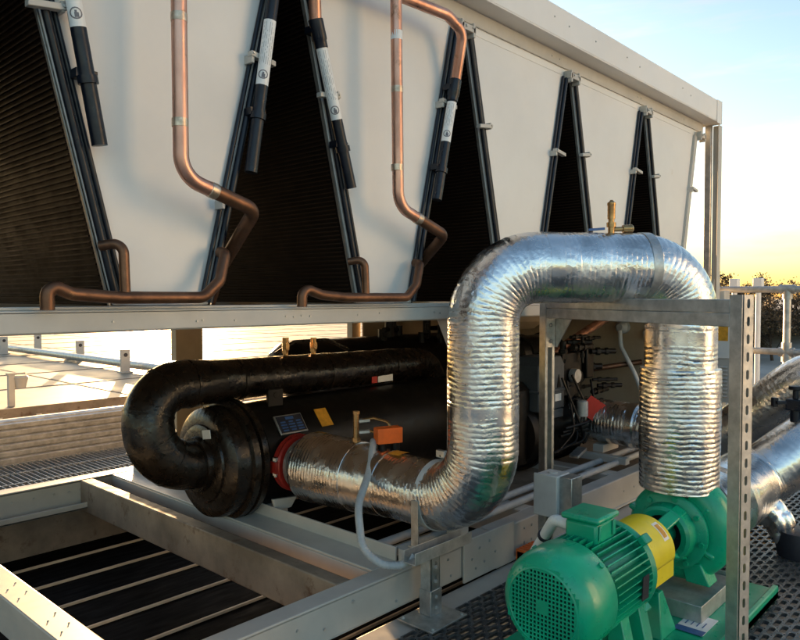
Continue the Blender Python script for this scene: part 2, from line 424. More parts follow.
for x in (2.4,3.42,3.5,4.5,4.55,5.3): bolt(hdr, (x,2.022,2.62), .45)
# corner posts and legs
cp = MB(); cp.box((5.755,1.985,1.274), (5.80,2.03,2.652)); cp.box((5.76,1.975,1.274), (5.765,1.985,2.652)); cp.build('corner_post', M['galv_dull'], ch, bevel=.003)
cp = MB(); cp.box((5.80,1.93,1.274), (5.846,1.984,2.652)); cp.box((5.77,1.93,1.274), (5.80,1.936,2.652)); cp.build('corner_post', M['frame'], ch, bevel=.003)
rail('corner_post', (5.78,4.42,1.276), (5.845,4.49,2.65))
rail('corner_post', (X0,1.98,1.276), (X0+.06,2.028,2.65)); rail('corner_post', (X0,4.42,1.276), (X0+.06,4.49,2.65))
for x in (X0+.0, 2.58, 5.76):
    rail('leg', (x,2.0,.153), (x+.075,2.075,1.208), bevel=.004)
for x, wd in ((.0,.1), (2.53,.21), (4.2,.1), (5.75,.09)):
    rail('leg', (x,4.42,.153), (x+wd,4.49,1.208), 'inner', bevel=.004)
for s in (-1, 1):
    gu = MB(); xx = 2.58 if s < 0 else 2.655
    gu.prism([(xx,2.02,1.207),(xx+s*.13,2.02,1.207),(xx+s*.01,2.02,1.0),(xx,2.02,1.0)], (0,.006,0)); gu.build('gusset', M['frame'], ch)
sbx = MB(); sbx.box((5.86,1.9,1.275), (5.99,2.0,1.36)); sbx.build('corner_box', M['frame'], ch, bevel=.004)
gu = MB(); gu.prism([(5.76,1.95,1.276),(5.76,1.95,1.45),(5.70,1.95,1.276)], (0,-.006,0)); gu.build('gusset', M['frame'], ch)

# V panels and coils
def panel(i, y, th):
    a, b = AP[i], AP[i+1]
    o = MB(); poly = [(a+half(ZT)-.004,y,ZT), (b-half(ZT)+.004,y,ZT), (b-half(ZB)+.004,y,ZB), (a+half(ZB)-.004,y,ZB)]
    poly = [(a+.012,y,ZT+.011), (b-.012,y,ZT+.011)] + [(b-half(ZT)+.004,y,ZT-.02)] + poly[2:] + [(a+half(ZT)-.004,y,ZT-.02)]
    o.prism(poly, (0,th,0)); return o.build('side_panel', M['panel'], ch, bevel=.003)
for i in range(6):
    pn = panel(i, YF, .012); panel(i, YB-.012, .012)
    a_, b_ = AP[i], AP[i+1]
    for z_ in (1.33, 1.78, 2.24, 2.47):
        h_ = half(z_) + .028; bolt(pn, (a_+h_,YF,z_), .30); bolt(pn, (b_-h_,YF,z_), .30)
def coil(a, s):
    """coil slab on side s of apex a, running back through the unit"""
    o = MB(); pt0 = V((a+s*.035,0,ZT)); pb = V((a+s*.335,0,ZB)); d = (pb-pt0); L = d.length; d.normalize()
    nrm = V((s*-d.z*-1,0,d.x*s)) ; nrm = V((d.z,0,-d.x))*s      # towards the opening
    if nrm.x*s > 0: nrm = -nrm
    y0, y1 = YF+.016, YB-.02
    th = .02
    c = (pt0+pb)/2 - nrm*(.012)
    o.obox(c + V((0,(y0+y1)/2,0)), d*L, V((0,y1-y0,0)), nrm*th)
    co = o.build('coil', M['fins'], ch, smooth=0); o = MB()
    n = int(L/.0165)
    for k in range(n):
        q = pt0 + d*((k+.5)*L/n)
        o.obox(q + V((0,(y0+y1)/2,0)), d*.0045, V((0,y1-y0-.02,0)), nrm*.010)
    o.build('flat_tubes', M['tubes'], co, smooth=0)
    e = MB(); e.obox((pt0+pb)/2 + nrm*.004 + V((0,YF+.006,0)), d*L, V((0,.012,0)), nrm*.004); e.build('edge_strip', M['finedge'], co, smooth=0)
    if a > 5.5:
        h = MB(); h.obox((pt0+pb)/2 + V((s*.03,YF-.004,0)), d*L, V((0,.03,0)), nrm*.05); h.build('edge_flange', M['frame'], co, bevel=.002)
    for (off, r, y) in (() if a > 5.5 else ((-.012,.0115,YF-.016), (-.038,.008,YF-.010))):
        h = MB(); q0 = pt0 + nrm*off + V((0,y,0)); q1 = pb + nrm*off + V((0,y,0))
        h.cyl(q0 + d*.01, q1 - d*.005, r, 14); h.build('header_tube', M['navy'], co)
    return co
coils = {}
for i, a in enumerate(AP):
    if i > 0: coils[(i,-1)] = coil(a, -1)
    if i < len(AP)-1: coils[(i,1)] = coil(a, 1)
# clamps on the coil edges
def clamp(i, s, z, L=.10):
    a = AP[i]; x = a + s*half(z); o = MB()
    o.obox((x, YF-.034, z), V((L,0,.014*s)), V((0,.026,0)), V((0,0,.018)))
    o.obox((x + s*L*.42, YF-.02, z+.008*s), V((.012,0,0)), V((0,.045,0)), V((0,0,.03)))
    k = o.build('clamp', M['frame'], ch, bevel=.002)
    bolt(k, (x + s*L*.42, YF-.046, z+.008), .6)
for i, s, z in ((1,1,2.09),(2,-1,2.12),(2,1,2.06),(3,-1,2.17),(3,1,2.12),(4,-1,2.10),(4,1,2.13),(5,-1,2.13),(5,1,2.13),(6,-1,2.12),(2,-1,1.62)): clamp(i, s, z)
for i in (3,4,5,6):
    a = AP[i]; o = MB(); o.obox((a,YF-.035,ZT+.005), V((.11,0,0)), V((0,.03,0)), V((0,0,.03))); o.box((a-.05,YF-.05,ZT-.03), (a-.035,YF-.002,ZT+.035)); o.box((a+.035,YF-.05,ZT-.03), (a+.05,YF-.002,ZT+.035))
    k = o.build('clamp', M['frame'], ch, bevel=.002); bolt(k, (a-.02,YF-.05,ZT+.008), .7); bolt(k, (a+.03,YF-.05,ZT+.012), .7)

# thick dark hot gas headers with white paper labels
def gas(p_top, p_bot, lz0, lz1, r=.0215, collar=True, straps=(.07,.74)):
    p_top = V(p_top); p_bot = V(p_bot); d = p_bot - p_top; L = d.length; dn = d.normalized()
    o = MB(); o.cyl(p_top, p_bot, r, 20); k = o.build('gas_header', M['navy'], ch)
    if collar:
        c = MB(); c.lathe([(0,r+.001),(.0,r+.006),(.07,r+.006),(.075,r+.003),(.10,r+.003),(.10,r+.001)], p_top, dn, 20); c.build('collar', M['navy'], k)
    t0 = (p_top.z-lz0)/(p_top.z-p_bot.z)*L; t1 = (p_top.z-lz1)/(p_top.z-p_bot.z)*L
    e1 = perp(dn); e2 = dn.cross(e1)
    cam = V((0,0,1.31)) - (p_top+p_bot)/2; cam.z = 0
    ang = math.atan2(cam.dot(e2), cam.dot(e1))
    lab = MB(); lab.lathe([(t0,r+.0012),(t1,r+.0012)], p_top, dn, 16, False, ang-1.15, ang+1.15); lo = lab.build('label', M['label'], k, recalc=False)
    ink = MB(); rng = random.Random(int(lz0*1000))
    for row in range(6):
        a = ang - .75 + row*.3; t = t0 + .010 + (.03 if row % 3 == 0 else 0)
        while t < t1 - .075:
            w = rng.uniform(.004,.040)
            ink.lathe([(t,r+.0017),(min(t+w,t1-.07),r+.0017)], p_top, dn, 2, False, a-.022, a+.022); t += w + rng.uniform(.004,.012)
    # ring symbol near the lower end of the label
    cc_ = t1 - .034
    for kk in range(14):
        b0 = 2*PI*kk/14; b1 = 2*PI*(kk+1)/14; q = []
        for (bb, rad) in ((b0,.016),(b1,.016),(b1,.0125),(b0,.0125)):
            aa = ang + math.sin(bb)*rad/r; tt = cc_ + math.cos(bb)*rad
            q.append(p_top + dn*tt + (e1*math.cos(aa)+e2*math.sin(aa))*(r+.0019))
        ink.add(q, [(0,1,2,3)])
    ink.lathe([(cc_-.008,r+.0018),(cc_+.008,r+.0018)], p_top, dn, 2, False, ang-.12, ang+.14)
    ink.lathe([(cc_-.002,r+.0019),(cc_+.011,r+.0019)], p_top, dn, 2, False, ang-.3, ang+.2)
    ink.build('lettering', M['text'], lo, recalc=False)
    for f_ in straps:
        s = MB(); s.lathe([(0,r+.001),(0,r+.006),(.022,r+.006),(.022,r+.001)], p_top + dn*(L*f_), dn, 16); s.box(p_top + dn*(L*f_) + V((-.03,0,-.006)), p_top + dn*(L*f_) + V((.03,.04,.018))); s.build('pipe_clip', M['navy'], k)
    return k
gas((1.535,1.975,2.50), (1.412,1.975,1.725), 2.245, 2.02)
gas((1.697,1.975,2.31), (1.872,1.975,1.725), 2.215, 1.97)
gas((2.50,1.965,2.27), (2.372,1.965,1.73), 2.165, 1.985)
gas((.775,1.975,2.45), (.902,1.975,1.735), 2.28, 2.045)
gas((.535,1.975,2.50), (.412,1.975,1.725), 2.245, 2.02)
# copper pipework
def cop(name, pts, rad, r, m='copper', seg=20, parent=ch):
    o = MB(); o.sweep(fillet(pts, rad, 14), r, seg); return o.build(name, M[m], parent)
r1 = cop('riser_pipe', [(1.083,1.86,2.62),(1.087,1.86,1.66),(1.20,1.86,1.627)], [.085], .0225)
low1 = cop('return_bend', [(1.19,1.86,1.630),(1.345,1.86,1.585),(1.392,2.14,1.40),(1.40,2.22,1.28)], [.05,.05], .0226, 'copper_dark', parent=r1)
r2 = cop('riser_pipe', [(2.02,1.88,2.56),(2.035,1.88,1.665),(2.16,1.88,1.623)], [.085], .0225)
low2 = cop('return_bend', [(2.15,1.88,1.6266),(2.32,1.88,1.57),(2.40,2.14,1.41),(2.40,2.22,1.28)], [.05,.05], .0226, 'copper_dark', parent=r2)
for p, c_, d_ in ((r1,(1.19,1.86,1.630),(.96,0,-.28)),(r2,(2.15,1.88,1.6266),(.96,0,-.30))):
    q = MB(); q.lathe([(-.012,.0226),(-.010,.0242),(.012,.0245),(.016,.0226)], c_, d_, 20); q.build('brazed_joint', M['solder'], p)
for p in (r1, r2):
    x = 1.085 if p is r1 else 2.028
    for z in (2.10, 1.80): 
        j = MB(); j.lathe([(0,.0226),(.0,.0235),(.012,.0238),(.024,.0235),(.024,.0226)], (x,1.86 if p is r1 else 1.88,z), (0,0,1), 20); j.build('brazed_joint', M['solder'], p)
j = MB(); j.lathe([(0,.0231),(.035,.0231)], (2.0245,1.88,2.30), (0,0,1), 16, False); j.build('tape_label', M['label'], r2, recalc=False)
cop('top_crossover', [(1.697,1.975,2.30),(1.66,1.94,2.49),(2.36,1.90,2.50),(2.478,1.905,2.46),(2.50,1.965,2.26)], [.05,.1,.07], .0225, 'copper')
cop('top_crossover', [(.775,1.975,2.44),(.74,1.93,2.62),(1.36,1.93,2.62),(1.52,1.95,2.62),(1.535,1.975,2.48)], [.05,.1,.06], .0225, 'copper')
for dx in (0, .0):
    pass
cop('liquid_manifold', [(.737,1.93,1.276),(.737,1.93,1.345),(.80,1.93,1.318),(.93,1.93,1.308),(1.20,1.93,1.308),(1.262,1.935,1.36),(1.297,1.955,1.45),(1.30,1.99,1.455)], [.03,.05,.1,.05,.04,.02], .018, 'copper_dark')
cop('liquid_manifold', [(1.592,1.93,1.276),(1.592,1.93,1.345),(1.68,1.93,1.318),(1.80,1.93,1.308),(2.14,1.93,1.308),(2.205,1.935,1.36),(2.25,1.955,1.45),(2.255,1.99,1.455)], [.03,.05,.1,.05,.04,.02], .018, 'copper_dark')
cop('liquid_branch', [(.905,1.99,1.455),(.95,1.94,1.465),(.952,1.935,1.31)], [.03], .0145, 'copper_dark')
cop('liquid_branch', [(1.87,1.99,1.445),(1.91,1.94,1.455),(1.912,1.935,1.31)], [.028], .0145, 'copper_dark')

mb = MB(); mb.box((3.38,2.10,.09), (5.59,4.49,.10)); mb.build('base_pan', M['rust'], ch)
# inner sheet panels at the far end of the unit and a diagonal copper line
mb = MB(); mb.box((5.62,2.12,.153), (5.64,4.4,1.205)); mb.build('inner_panel', M['inner'], ch)
mb = MB(); mb.box((4.3,4.38,.153), (5.61,4.40,1.205)); mb.build('inner_panel', M['inner'], ch)
cop('discharge_line', [(4.55,2.80,.84),(4.62,2.72,.885),(5.65,2.68,1.205)], [.05], .035, 'copper')
cop('discharge_line', [(5.3,2.75,.72),(5.58,2.45,.78)], [], .022, 'copper_dark')
fs_ = MB(); fs_.lathe([(0,.30),(.03,.32),(.10,.30),(.16,.22),(.16,.05)], (4.9,3.3,1.215), (0,0,-1), 40); fs_.build('fan_inlet', M['inner'], ch)
for i, (x, y, z, r) in enumerate(((5.60,2.62,1.06,.055),(5.60,2.40,1.02,.035))):
    o = MB(); o.lathe([(0,r),(.05,r),(.065,r*.8),(.09,r*.5)], (5.619,y,z), (-1,0,0), 20); o.build('gland', M['hose'], ch)
cop('flex_hose', [(5.54,2.62,1.03),(5.52,2.60,.90),(5.45,2.45,.70),(5.44,2.36,.50)], [.1,.1], .018, 'plastic')
cop('flex_hose', [(5.54,2.40,1.0),(5.52,2.38,.9),(5.50,2.36,.40)], [.03], .018, 'plastic')
# pale conduits lying inside the front base rail
for (y, z) in ((2.14,.17),(2.26,.165)):
    cop('rail_conduit', [(2.3,y,z),(2.62,y,z),(3.9,y+.02,z+.005),(5.6,y+.04,z)], [.2,.2], .021, 'hose')

# ================================================================== EVAPORATOR
ev = thing('evaporator_vessel', 'long black cylindrical evaporator vessel with end cap lying under the coils', 'pressure vessel', (3.4,3.25,.15))
EY, EZ, ER = 3.25, .44, .29
mb = MB(); mb.lathe([(2.22,ER-.02),(2.23,ER),(5.05,ER),(5.10,ER-.05)], (0,EY,EZ), (1,0,0), 64); shell = mb.build('shell', M['blacksteel'], ev)
mb = MB(); mb.lathe([(1.985,.115),(1.985,.17),(1.995,.20),(2.005,.205),(2.008,.255),(2.03,.285),(2.06,.292),(2.11,.294),(2.115,.318),(2.15,.320),(2.155,.300),(2.165,.300),(2.17,.320),(2.205,.318),(2.215,.28)], (0,EY,EZ), (1,0,0), 64); cap = mb.build('end_cap', M['black'], ev)
mb = MB(); mb.lathe([(1.955,.12),(1.955,.140),(1.99,.145),(1.99,.12)], (0,EY,EZ), (1,0,0), 40); mb.build('collar', M['black'], cap)
def on_shell(x, phi, w, h, t):
    c = V((x, EY-(ER+t/2)*math.cos(phi), EZ+(ER+t/2)*math.sin(phi)))
    return c, V((w,0,0)), V((0,math.sin(phi),math.cos(phi)))*h, V((0,-math.cos(phi),math.sin(phi)))*t
ph = R(38)
o = MB(); o.obox(*on_shell(2.405,ph,.185,.115,.012)); npl = o.build('nameplate', M['galv'], ev, bevel=.003)
c, a, b, n = on_shell(2.405,ph,.168,.098,.012); o = MB(); o.obox(c + n.normalized()*.0075, a, b, n.normalized()*.003); npi = o.build('plate_face', M['ink'], npl)
o = MB(); nn = n.normalized(); c2 = c + nn*.0098
o.obox(c2 + b*.34, a*.32, b*.16, nn*.0015)
for rw in range(4):
    for q in range(3):
        w = random.uniform(.16,.26); o.obox(c2 + b*(.12-.17*rw) + a*(-.31+.31*q), a*w, b*.085, nn*.0015)
o.build('lettering', M['inkblue'], npi)
o = MB(); o.obox(*on_shell(2.65,R(40),.085,.115,.004)); o.build('warning_sticker', M['sticker'], ev)
o = MB(); o.obox((2.40,EY-.10,EZ+ER+.02), V((.10,0,0)), V((0,.02,0)), V((0,0,.10))); o.cyl((2.40,EY-.111,EZ+ER+.04), (2.40,EY-.114,EZ+ER+.04), .016, 14); o.build('lifting_lug', M['blacksteel'], ev, bevel=.006)
o = MB(); o.obox((1.981,3.17,.605), V((.004,0,0)), V((0,.07,-.012)), V((0,.008,.045))); o.build('cap_label', M['label'], ev)
# front nozzle with red grooved coupling
mb = MB(); mb.cyl((2.385,3.02,.43), (2.39,2.79,.43), .098, 36); noz = mb.build('nozzle', M['galv_dull'], ev)
mb = MB(); mb.lathe([(0,.115),(0,.145),(.008,.152),(.028,.146),(.045,.152),(.055,.145),(.055,.115)], (2.385,2.96,.43), (0,-1,0), 48); mb.box((2.22,2.91,.40), (2.25,2.955,.46)); mb.box((2.52,2.91,.40), (2.55,2.955,.46)); cpl = mb.build('coupling', M['red'], noz)
o = MB(); o.cyl((2.235,2.93,.38), (2.235,2.93,.48), .009, 8); o.cyl((2.235,2.93,.39), (2.235,2.93,.405), .016, 6); o.cyl((2.235,2.93,.465), (2.235,2.93,.48), .016, 6); o.build('clamp_bolt', M['galv'], noz)
mb = MB(); mb.lathe([(0,.10),(0,.135),(.02,.135),(.02,.10)], (2.387,2.892,.43), (0,-1,0), 40); mb.build('flange', M['galv'], noz)
for k in range(6):
    t = 2*PI*k/6+.3; o = MB(); p = V((2.387+.118*math.cos(t), 2.875, .43+.118*math.sin(t))); o.cyl(p, p+V((0,-.03,0)), .010, 6); o.build('flange_bolt', M['galv'], noz)
for x in (2.27, 4.6):
    o = MB(); o.prism([(x,2.98,.212),(x,3.52,.212),(x,3.52,.25),(x,3.40,.20+.0),(x,3.25,.165),(x,3.08,.185),(x,2.98,.30)][::1], (.10,0,0)) if False else o.box((x,3.0,.151), (x+.10,3.5,.185))
    o.prism([(x,2.97,.185),(x+.10,2.97,.185),(x+.14,2.97,.235),(x-.02,2.97,.25)], (0,.02,0)); o.build('saddle', M['frame'], ev, bevel=.003)

# ================================================================== BLACK INSULATED RETURN BEND
su = thing('insulated_pipe', 'thick black insulated pipe bending back over the evaporator vessel', 'pipe', (2.8,3.3,.7))
def lump(seed, a=.004):
    def f(s, t): return a*noise.noise(V((math.cos(t)*2+seed, math.sin(t)*2, s*6))) + a*.5*noise.noise(V((math.cos(t)*7+seed, math.sin(t)*7, s*17)))
    return f
path = resample(fillet([(1.99,3.25,.44),(1.74,3.25,.44),(1.70,3.30,.86),(3.70,3.35,.835),(3.99,3.37,.81),(4.0,3.37,.40)], [.235,.20,.2,.2], 18), .012)
mb = MB(); mb.sweep(path, lambda s: .124 if s < .75 else (.124-.010*min(1,(s-.75)/.25)), 48, True, lump(3)); ip = mb.build('insulation', M['black'], su)
def band(parent, c, d, r, w=.02, t=.004, name='joint_band', m='black'):
    o = MB(); o.lathe([(0,r),(0,r+t),(w,r+t),(w,r)], c, d, 48); return o.build(name, M[m], parent)
for k_ in (14, 26, 38, 50, 62): band(su, path[k_], path[k_+1]-path[k_], .1245, .012, .0035)
band(su, (2.25,3.314,.85), (1,.02,-.012), .1145); band(su, (2.9,3.33,.843), (1,.02,-.012), .1145); band(su, (3.5,3.345,.836), (1,.02,-.012), .1145)
for (x, y, z, hh) in ((2.62,3.33,.945,.125),(2.84,3.335,.94,.12)):
    v = MB(); v.cyl((x,y,z), (x,y,z+.05), .016, 14); v.lathe([(.05,.022),(.07,.024),(.09,.022)], (x,y,z), (0,0,1), 6); v.cyl((x,y,z+.09), (x,y,z+hh), .019, 12)
    v.cyl((x,y,z+.045), (x-.035,y-.03,z+.045), .014, 10); v.build('service_valve', M['brass'], su)
o = MB(); o.obox((3.38,3.24,.772), V((.14,0,0)), V((0,.004,0)), V((0,0,.045))); o.build('label', M['label'], su)
o = MB(); o.obox((3.275,3.238,.772), V((.05,0,0)), V((0,.004,0)), V((0,0,.045))); o.build('label', M['redtag'], su)
# darker second tank behind
rv = random.Random(5)
tk = thing('oil_separator', 'dark horizontal tank behind the black insulated pipe', 'tank', (3.9,3.95,.2))
mb = MB(); mb.lathe([(3.0,.05),(3.03,.14),(3.10,.19),(3.2,.20),(4.9,.20),(4.99,.15),(5.0,.05)], (0,3.95,.80), (1,0,0), 40); mb.build('shell', M['blacksteel'], tk)
cop('capillary', [(2.75,3.6,.95),(2.9,3.6,1.02),(3.2,3.62,1.02),(3.4,3.62,.94)], [.05,.08], .012, 'black', parent=tk)
for k in range(9):
    p = V((rv.uniform(4.0,4.9), rv.uniform(3.7,3.95), rv.uniform(.93,1.0))); q = MB(); q.cyl(p, p+V((0,0,rv.uniform(.08,.16))), rv.uniform(.02,.04), 10); q.cyl(p+V((0,0,.06)), p+V((rv.uniform(-.15,.15),-.05,.06)), .02, 8); q.build('valve', M['blacksteel'], tk)
for x in (3.2,4.7):
    o = MB(); o.box((x,3.85,.15), (x+.08,4.05,.62)); o.build('foot', M['blacksteel'], tk)

# ================================================================== COMPRESSOR
cm = thing('screw_compressor', 'dark screw compressor with grey terminal box behind the slotted support post', 'compressor', (4.45,2.85,.15))
_mark = set(bpy.data.objects)
mb = MB(); mb.lathe([(4.55,.10),(4.56,.22),(4.62,.235),(4.62,.265),(4.68,.265),(4.68,.23),(5.05,.23),(5.06,.27),(5.12,.27),(5.12,.22),(5.40,.20),(5.44,.10)], (0,2.92,.52), (1,0,0), 44); mb.lathe([(4.43,.10),(4.44,.22),(4.50,.24),(4.5,.26),(4.56,.26),(4.56,.235),(5.0,.235),(5.0,.26),(5.06,.26),(5.06,.22),(5.22,.19),(5.24,.10)], (0,2.74,.36), (1,0,0), 40); mb.box((4.86,2.56,.60),(5.12,2.86,.90)); mb.lathe([(4.9,.06),(4.91,.15),(5.0,.16),(5.05,.13),(5.3,.12),(5.31,.05)], (0,2.72,.74), (1,0,0), 28); mb.build('body', M['blacksteel'], cm)
mb = MB(); mb.lathe([(0,.16),(.10,.17),(.5,.17),(.55,.12)], (4.42,2.75,.18), (0,0,1), 32); mb.build('motor_end', M['blacksteel'], cm)
# terminal box
tb = MB(); x0, x1, y0, y1 = 4.48, 4.82, 2.52, 2.72
tb.prism([(x0,y0,.53),(x1,y0,.53),(x1,y0,.84),(x1-.05,y0,.90),(x0+.05,y0,.90),(x0,y0,.84)], (0,y1-y0,0)); tbo = tb.build('terminal_box', M['greybox'], cm, bevel=.008)
o = MB(); o.box((x0-.012,y0-.012,.655), (x1+.012,y1,.675)); o.build('rib', M['greybox'], tbo, bevel=.004)
o = MB(); o.box((x0+.03,y0-.01,.47), (x1-.03,y1-.02,.529)); o.build('rib', M['greybox'], tbo, bevel=.004)
o = MB(); o.box((4.69,y0-.004,.585), (4.77,y0-.0005,.635)); o.build('label', M['label'], tbo)
for xx in (4.56,4.74):
    o = MB(); o.prism([(xx-.025,y0-.002,.68),(xx+.025,y0-.002,.68),(xx,y0-.002,.77)], (0,-.003,0)); o.build('warning_mark', M['blacksteel'], tbo)
rng = random.Random(11)
q = MB(); q.lathe([(4.74,.05),(4.76,.13),(4.82,.15),(4.82,.165),(4.87,.165),(4.87,.15),(5.2,.15),(5.2,.165),(5.24,.165),(5.24,.15),(5.36,.13),(5.38,.05)], (0,2.93,.87), (1,0,0), 36); q.cyl((5.05,2.93,.70),(5.05,2.93,.90),.10,24); q.build('muffler', M['blacksteel'], cm)
for k in range(3):
    q = MB(); x_ = 4.93+.13*k; q.box((x_,2.60-.03*k,.50+.1*k), (x_+.11,2.80,.80+.08*k)); q.cyl((x_+.05,2.55,.62+.1*k), (x_+.05,2.70,.62+.1*k), .05, 20); q.build('valve_block', M['blacksteel'], cm, bevel=.01)
for k in range(26):
    p = V((rng.uniform(4.85,5.30), rng.uniform(2.48,2.75), rng.uniform(.42,1.02))); d = rng.choice([V((.16,0,0)), V((0,-.12,0)), V((0,0,.13)), V((.1,-.08,0))])
    r = rng.uniform(.009,.026); v = MB(); v.cyl(p, p+d*1.5, r, 12); v.lathe([(0,r*1.5),(.03,r*1.5)], p+d*.3, d, 6); v.lathe([(0,r*1.35),(.025,r*1.35)], p+d*.85, d, 6); v.build('valve', M['blacksteel'], cm)
for k in range(7):
    a = V((4.75+.07*k, 2.50, rng.uniform(.5,.8))); b_ = V((rng.uniform(4.5,5.2), 2.42, rng.uniform(.22,.4)))
    mid_ = (a+b_)/2 + V((rng.uniform(-.05,.1), -.08, -.10)); cop('cable', [a, mid_, b_], [.12], .009, 'blacksteel', 8, cm)
for k in range(3):
    cop('cable', [(4.62,2.44-.02*k,.36+.03*k),(4.9,2.42-.02*k,.37+.03*k),(5.18,2.44,.46+.03*k)], [.3], .012, 'blacksteel', 8, cm)
o = MB(); o.lathe([(0,.04),(.10,.04),(.11,.03)], (4.90,2.42,.47), (0,0,1), 18); o.build('filter', M['galv_dull'], cm)
o = MB(); o.lathe([(0,.05),(.05,.05)], (4.98,2.55,.74), (0,-1,0), 18); o.build('solenoid', M['galv_dull'], cm)
o = MB(); o.obox((4.73,2.36,.245), V((.16,.02,.03)), V((0,.07,0)), V((0,0,.02))); o.build('foot', M['galv'], cm, bevel=.004)
o = MB(); a = V((.085,-.092,-.085)); b = V((.065,-.07,.11)); c = V((4.58,2.36,.52)); o.obox(c, a, b, a.cross(b).normalized()*.006)
for _o in set(bpy.data.objects) - _mark:
    if _o.parent is cm: _o.location.x -= .36
tag(o.build('red_tag', M['redtag'], None, bevel=.001), 'tilted plain red tag hanging beside the compressor valves', 'tag')

# ================================================================== FOIL PIPES
def foil_disp(seed, per=.021, a=.0021, c=.0013):
    def f(s, t):
        x, y = math.cos(t), math.sin(t)
        ph = s/per + .40*noise.noise(V((x*1.3+seed, y*1.3, s*3))) + .20*noise.noise(V((x*3.5, y*3.5+seed, s*8)))
        fr = abs(ph - round(ph))                                  # 0 on a crease, .5 between two
        amp = max(0, .35 + 1.3*abs(noise.noise(V((x*2.0+seed, y*2.0, round(ph)*1.7)))))
        d = math.exp(-fr/.075) - .16*math.sin(PI*fr)
        w = noise.noise(V((x*9+seed, y*9, s*30)))
        return -a*d*amp + c*noise.noise(V((x*2.4, y*2.4+seed, s*7))) + .0011*abs(w)
    return f
UP = fillet([(2.40,2.82,.425),(2.43,1.757,.425),(2.43,1.757,1.435),(3.11,1.19,1.435),(3.11,1.19,.47)], [.26,.23,.21], 20)
fp = thing('foil_pipe', 'silver foil lagged pipe looping up from the evaporator and down to the green pump', 'pipe', (2.43,1.757,.3))
mb = MB(); mb.sweep(resample(UP, .0040), .150, 128, True, foil_disp(1,.0215,.0029,.0015)); mb.build('lagging', M['foil'], fp, smooth=60, recalc=False)
mb = MB(); mb.sweep(resample([(2.398,2.86,.425),(2.415,2.48,.425)], .004), lambda s: .183-.010*(s/.34) - .055*max(0,1-s/.045)**2, 120, True, foil_disp(5,.019,.0026)); mb.build('sleeve', M['foil'], fp, smooth=60, recalc=False)
mb = MB(); mb.sweep(resample([(2.413,2.50,.425),(2.42,2.28,.425)], .004), lambda s: .168-.014*(s/.26), 120, True, foil_disp(8,.03,.0018)); mb.build('sleeve', M['foiltape'], fp, smooth=60, recalc=False)
mb = MB(); mb.sweep(resample([(3.11,1.19,1.0),(3.11,1.19,.475)], .004), lambda s: .168+.002*math.sin(s*9), 120, True, foil_disp(3,.0205,.0042)); mb.build('sleeve', M['foil'], fp, smooth=60, recalc=False)
for q_, d_ in (((2.43,1.757,.80),(0,0,1)),((2.62,1.599,1.435),(.68,-.567,0)),((3.11,1.19,1.16),(0,0,-1))): band(fp, q_, V(d_), .149, .055, .0022, 'tape_seam', 'foiltape')
# straps
band(fp, (2.955,1.319,1.435), V((.68,-.567,0)), .150, .04, .0035, 'strap', 'galv')
bd = band(fp, (2.43,2.02,.425), V((0,-1,0)), .1515, .042, .005, 'strap', 'plastic')
o = MB(); o.box((2.268,1.98,.23), (2.274,2.02,.43)); o.build('hanger', M['galv'], bd)
o = MB(); o.box((2.26,1.93,.225), (2.30,2.03,.232)); o.build('hanger', M['galv'], bd)
o = MB(); o.obox((2.50,2.00,.590), V((.08,0,0)), V((0,.03,0)), V((0,0,.03))); o.cyl((2.44,2.00,.597), (2.58,2.00,.597), .008, 8); o.obox((2.45,2.00,.605), V((.02,0,0)), V((0,.05,0)), V((0,0,.035))); o.build('buckle', M['galv'], bd, bevel=.003)
o = MB(); o.lathe([(0,.1585),(.075,.1585)], (2.424,2.27,.425), (0,-1,0), 10, False, R(-12), R(16)); o.build('sticker', M['sticker'], fp, recalc=False)

av = thing('air_vent', 'brass automatic air vent with side cock on top of the foil pipe', 'valve', (2.862,1.397,1.58))
o = MB(); o.lathe([(-.03,.014),(.03,.014),(.03,.020),(.05,.020),(.05,.013),(.065,.013),(.065,.0165),(.12,.0165),(.124,.018),(.134,.018),(.138,.012),(.146,.006)], (2.862,1.397,1.58), (0,0,1), 16); o.build('body', M['brass'], av)
o = MB(); o.lathe([(0,.010),(.05,.010),(.05,.017),(.09,.018),(.095,.012)], (2.862,1.397,1.60), (.7,-.7,.05), 14); o.build('side_cock', M['brass'], av)
o = MB(); o.obox((2.81,1.44,1.60), V((.09,-.09,.01)).normalized()*.07, V((0,0,.010)), V((.012,.012,0))); o.build('lever', M['inkblue'], av)

# flow switch on the lower pipe run
fl = thing('flow_switch', 'orange flow switch with brass tubes on the lower foil pipe', 'switch', (2.40,2.30,.575))
o = MB(); o.cyl((2.40,2.50,.56), (2.40,2.50,.74), .015, 14); o.cyl((2.40,2.50,.735), (2.40,2.50,.75), .018, 6); o.cyl((2.40,2.50,.60),(2.40,2.50,.62),.022,6); o.build('stem', M['brass'], fl)
o = MB(); o.obox((2.46,2.34,.645), V((.12,-.05,0)), V((.028,.06,0)), V((0,0,.075))); o.build('housing', M['orange'], fl, bevel=.004)
o = MB(); o.cyl((2.43,2.35,.56), (2.43,2.35,.61), .022, 12); o.cyl((2.49,2.32,.56), (2.49,2.32,.61), .022, 12); o.build('base', M['blacksteel'], fl)
cop('impulse_tube', [(2.40,2.50,.70),(2.46,2.44,.715),(2.49,2.37,.70),(2.49,2.34,.66)], [.04,.03], .007, 'brass', 10, fl)
cop('impulse_tube', [(2.40,2.50,.645),(2.45,2.45,.65),(2.47,2.38,.645)], [.03], .007, 'brass', 10, fl)
for z in (.70,.645):
    o = MB(); o.cyl((2.41,2.49,z), (2.45,2.455,z+.004), .012, 6); o.build('fitting', M['galv'], fl)

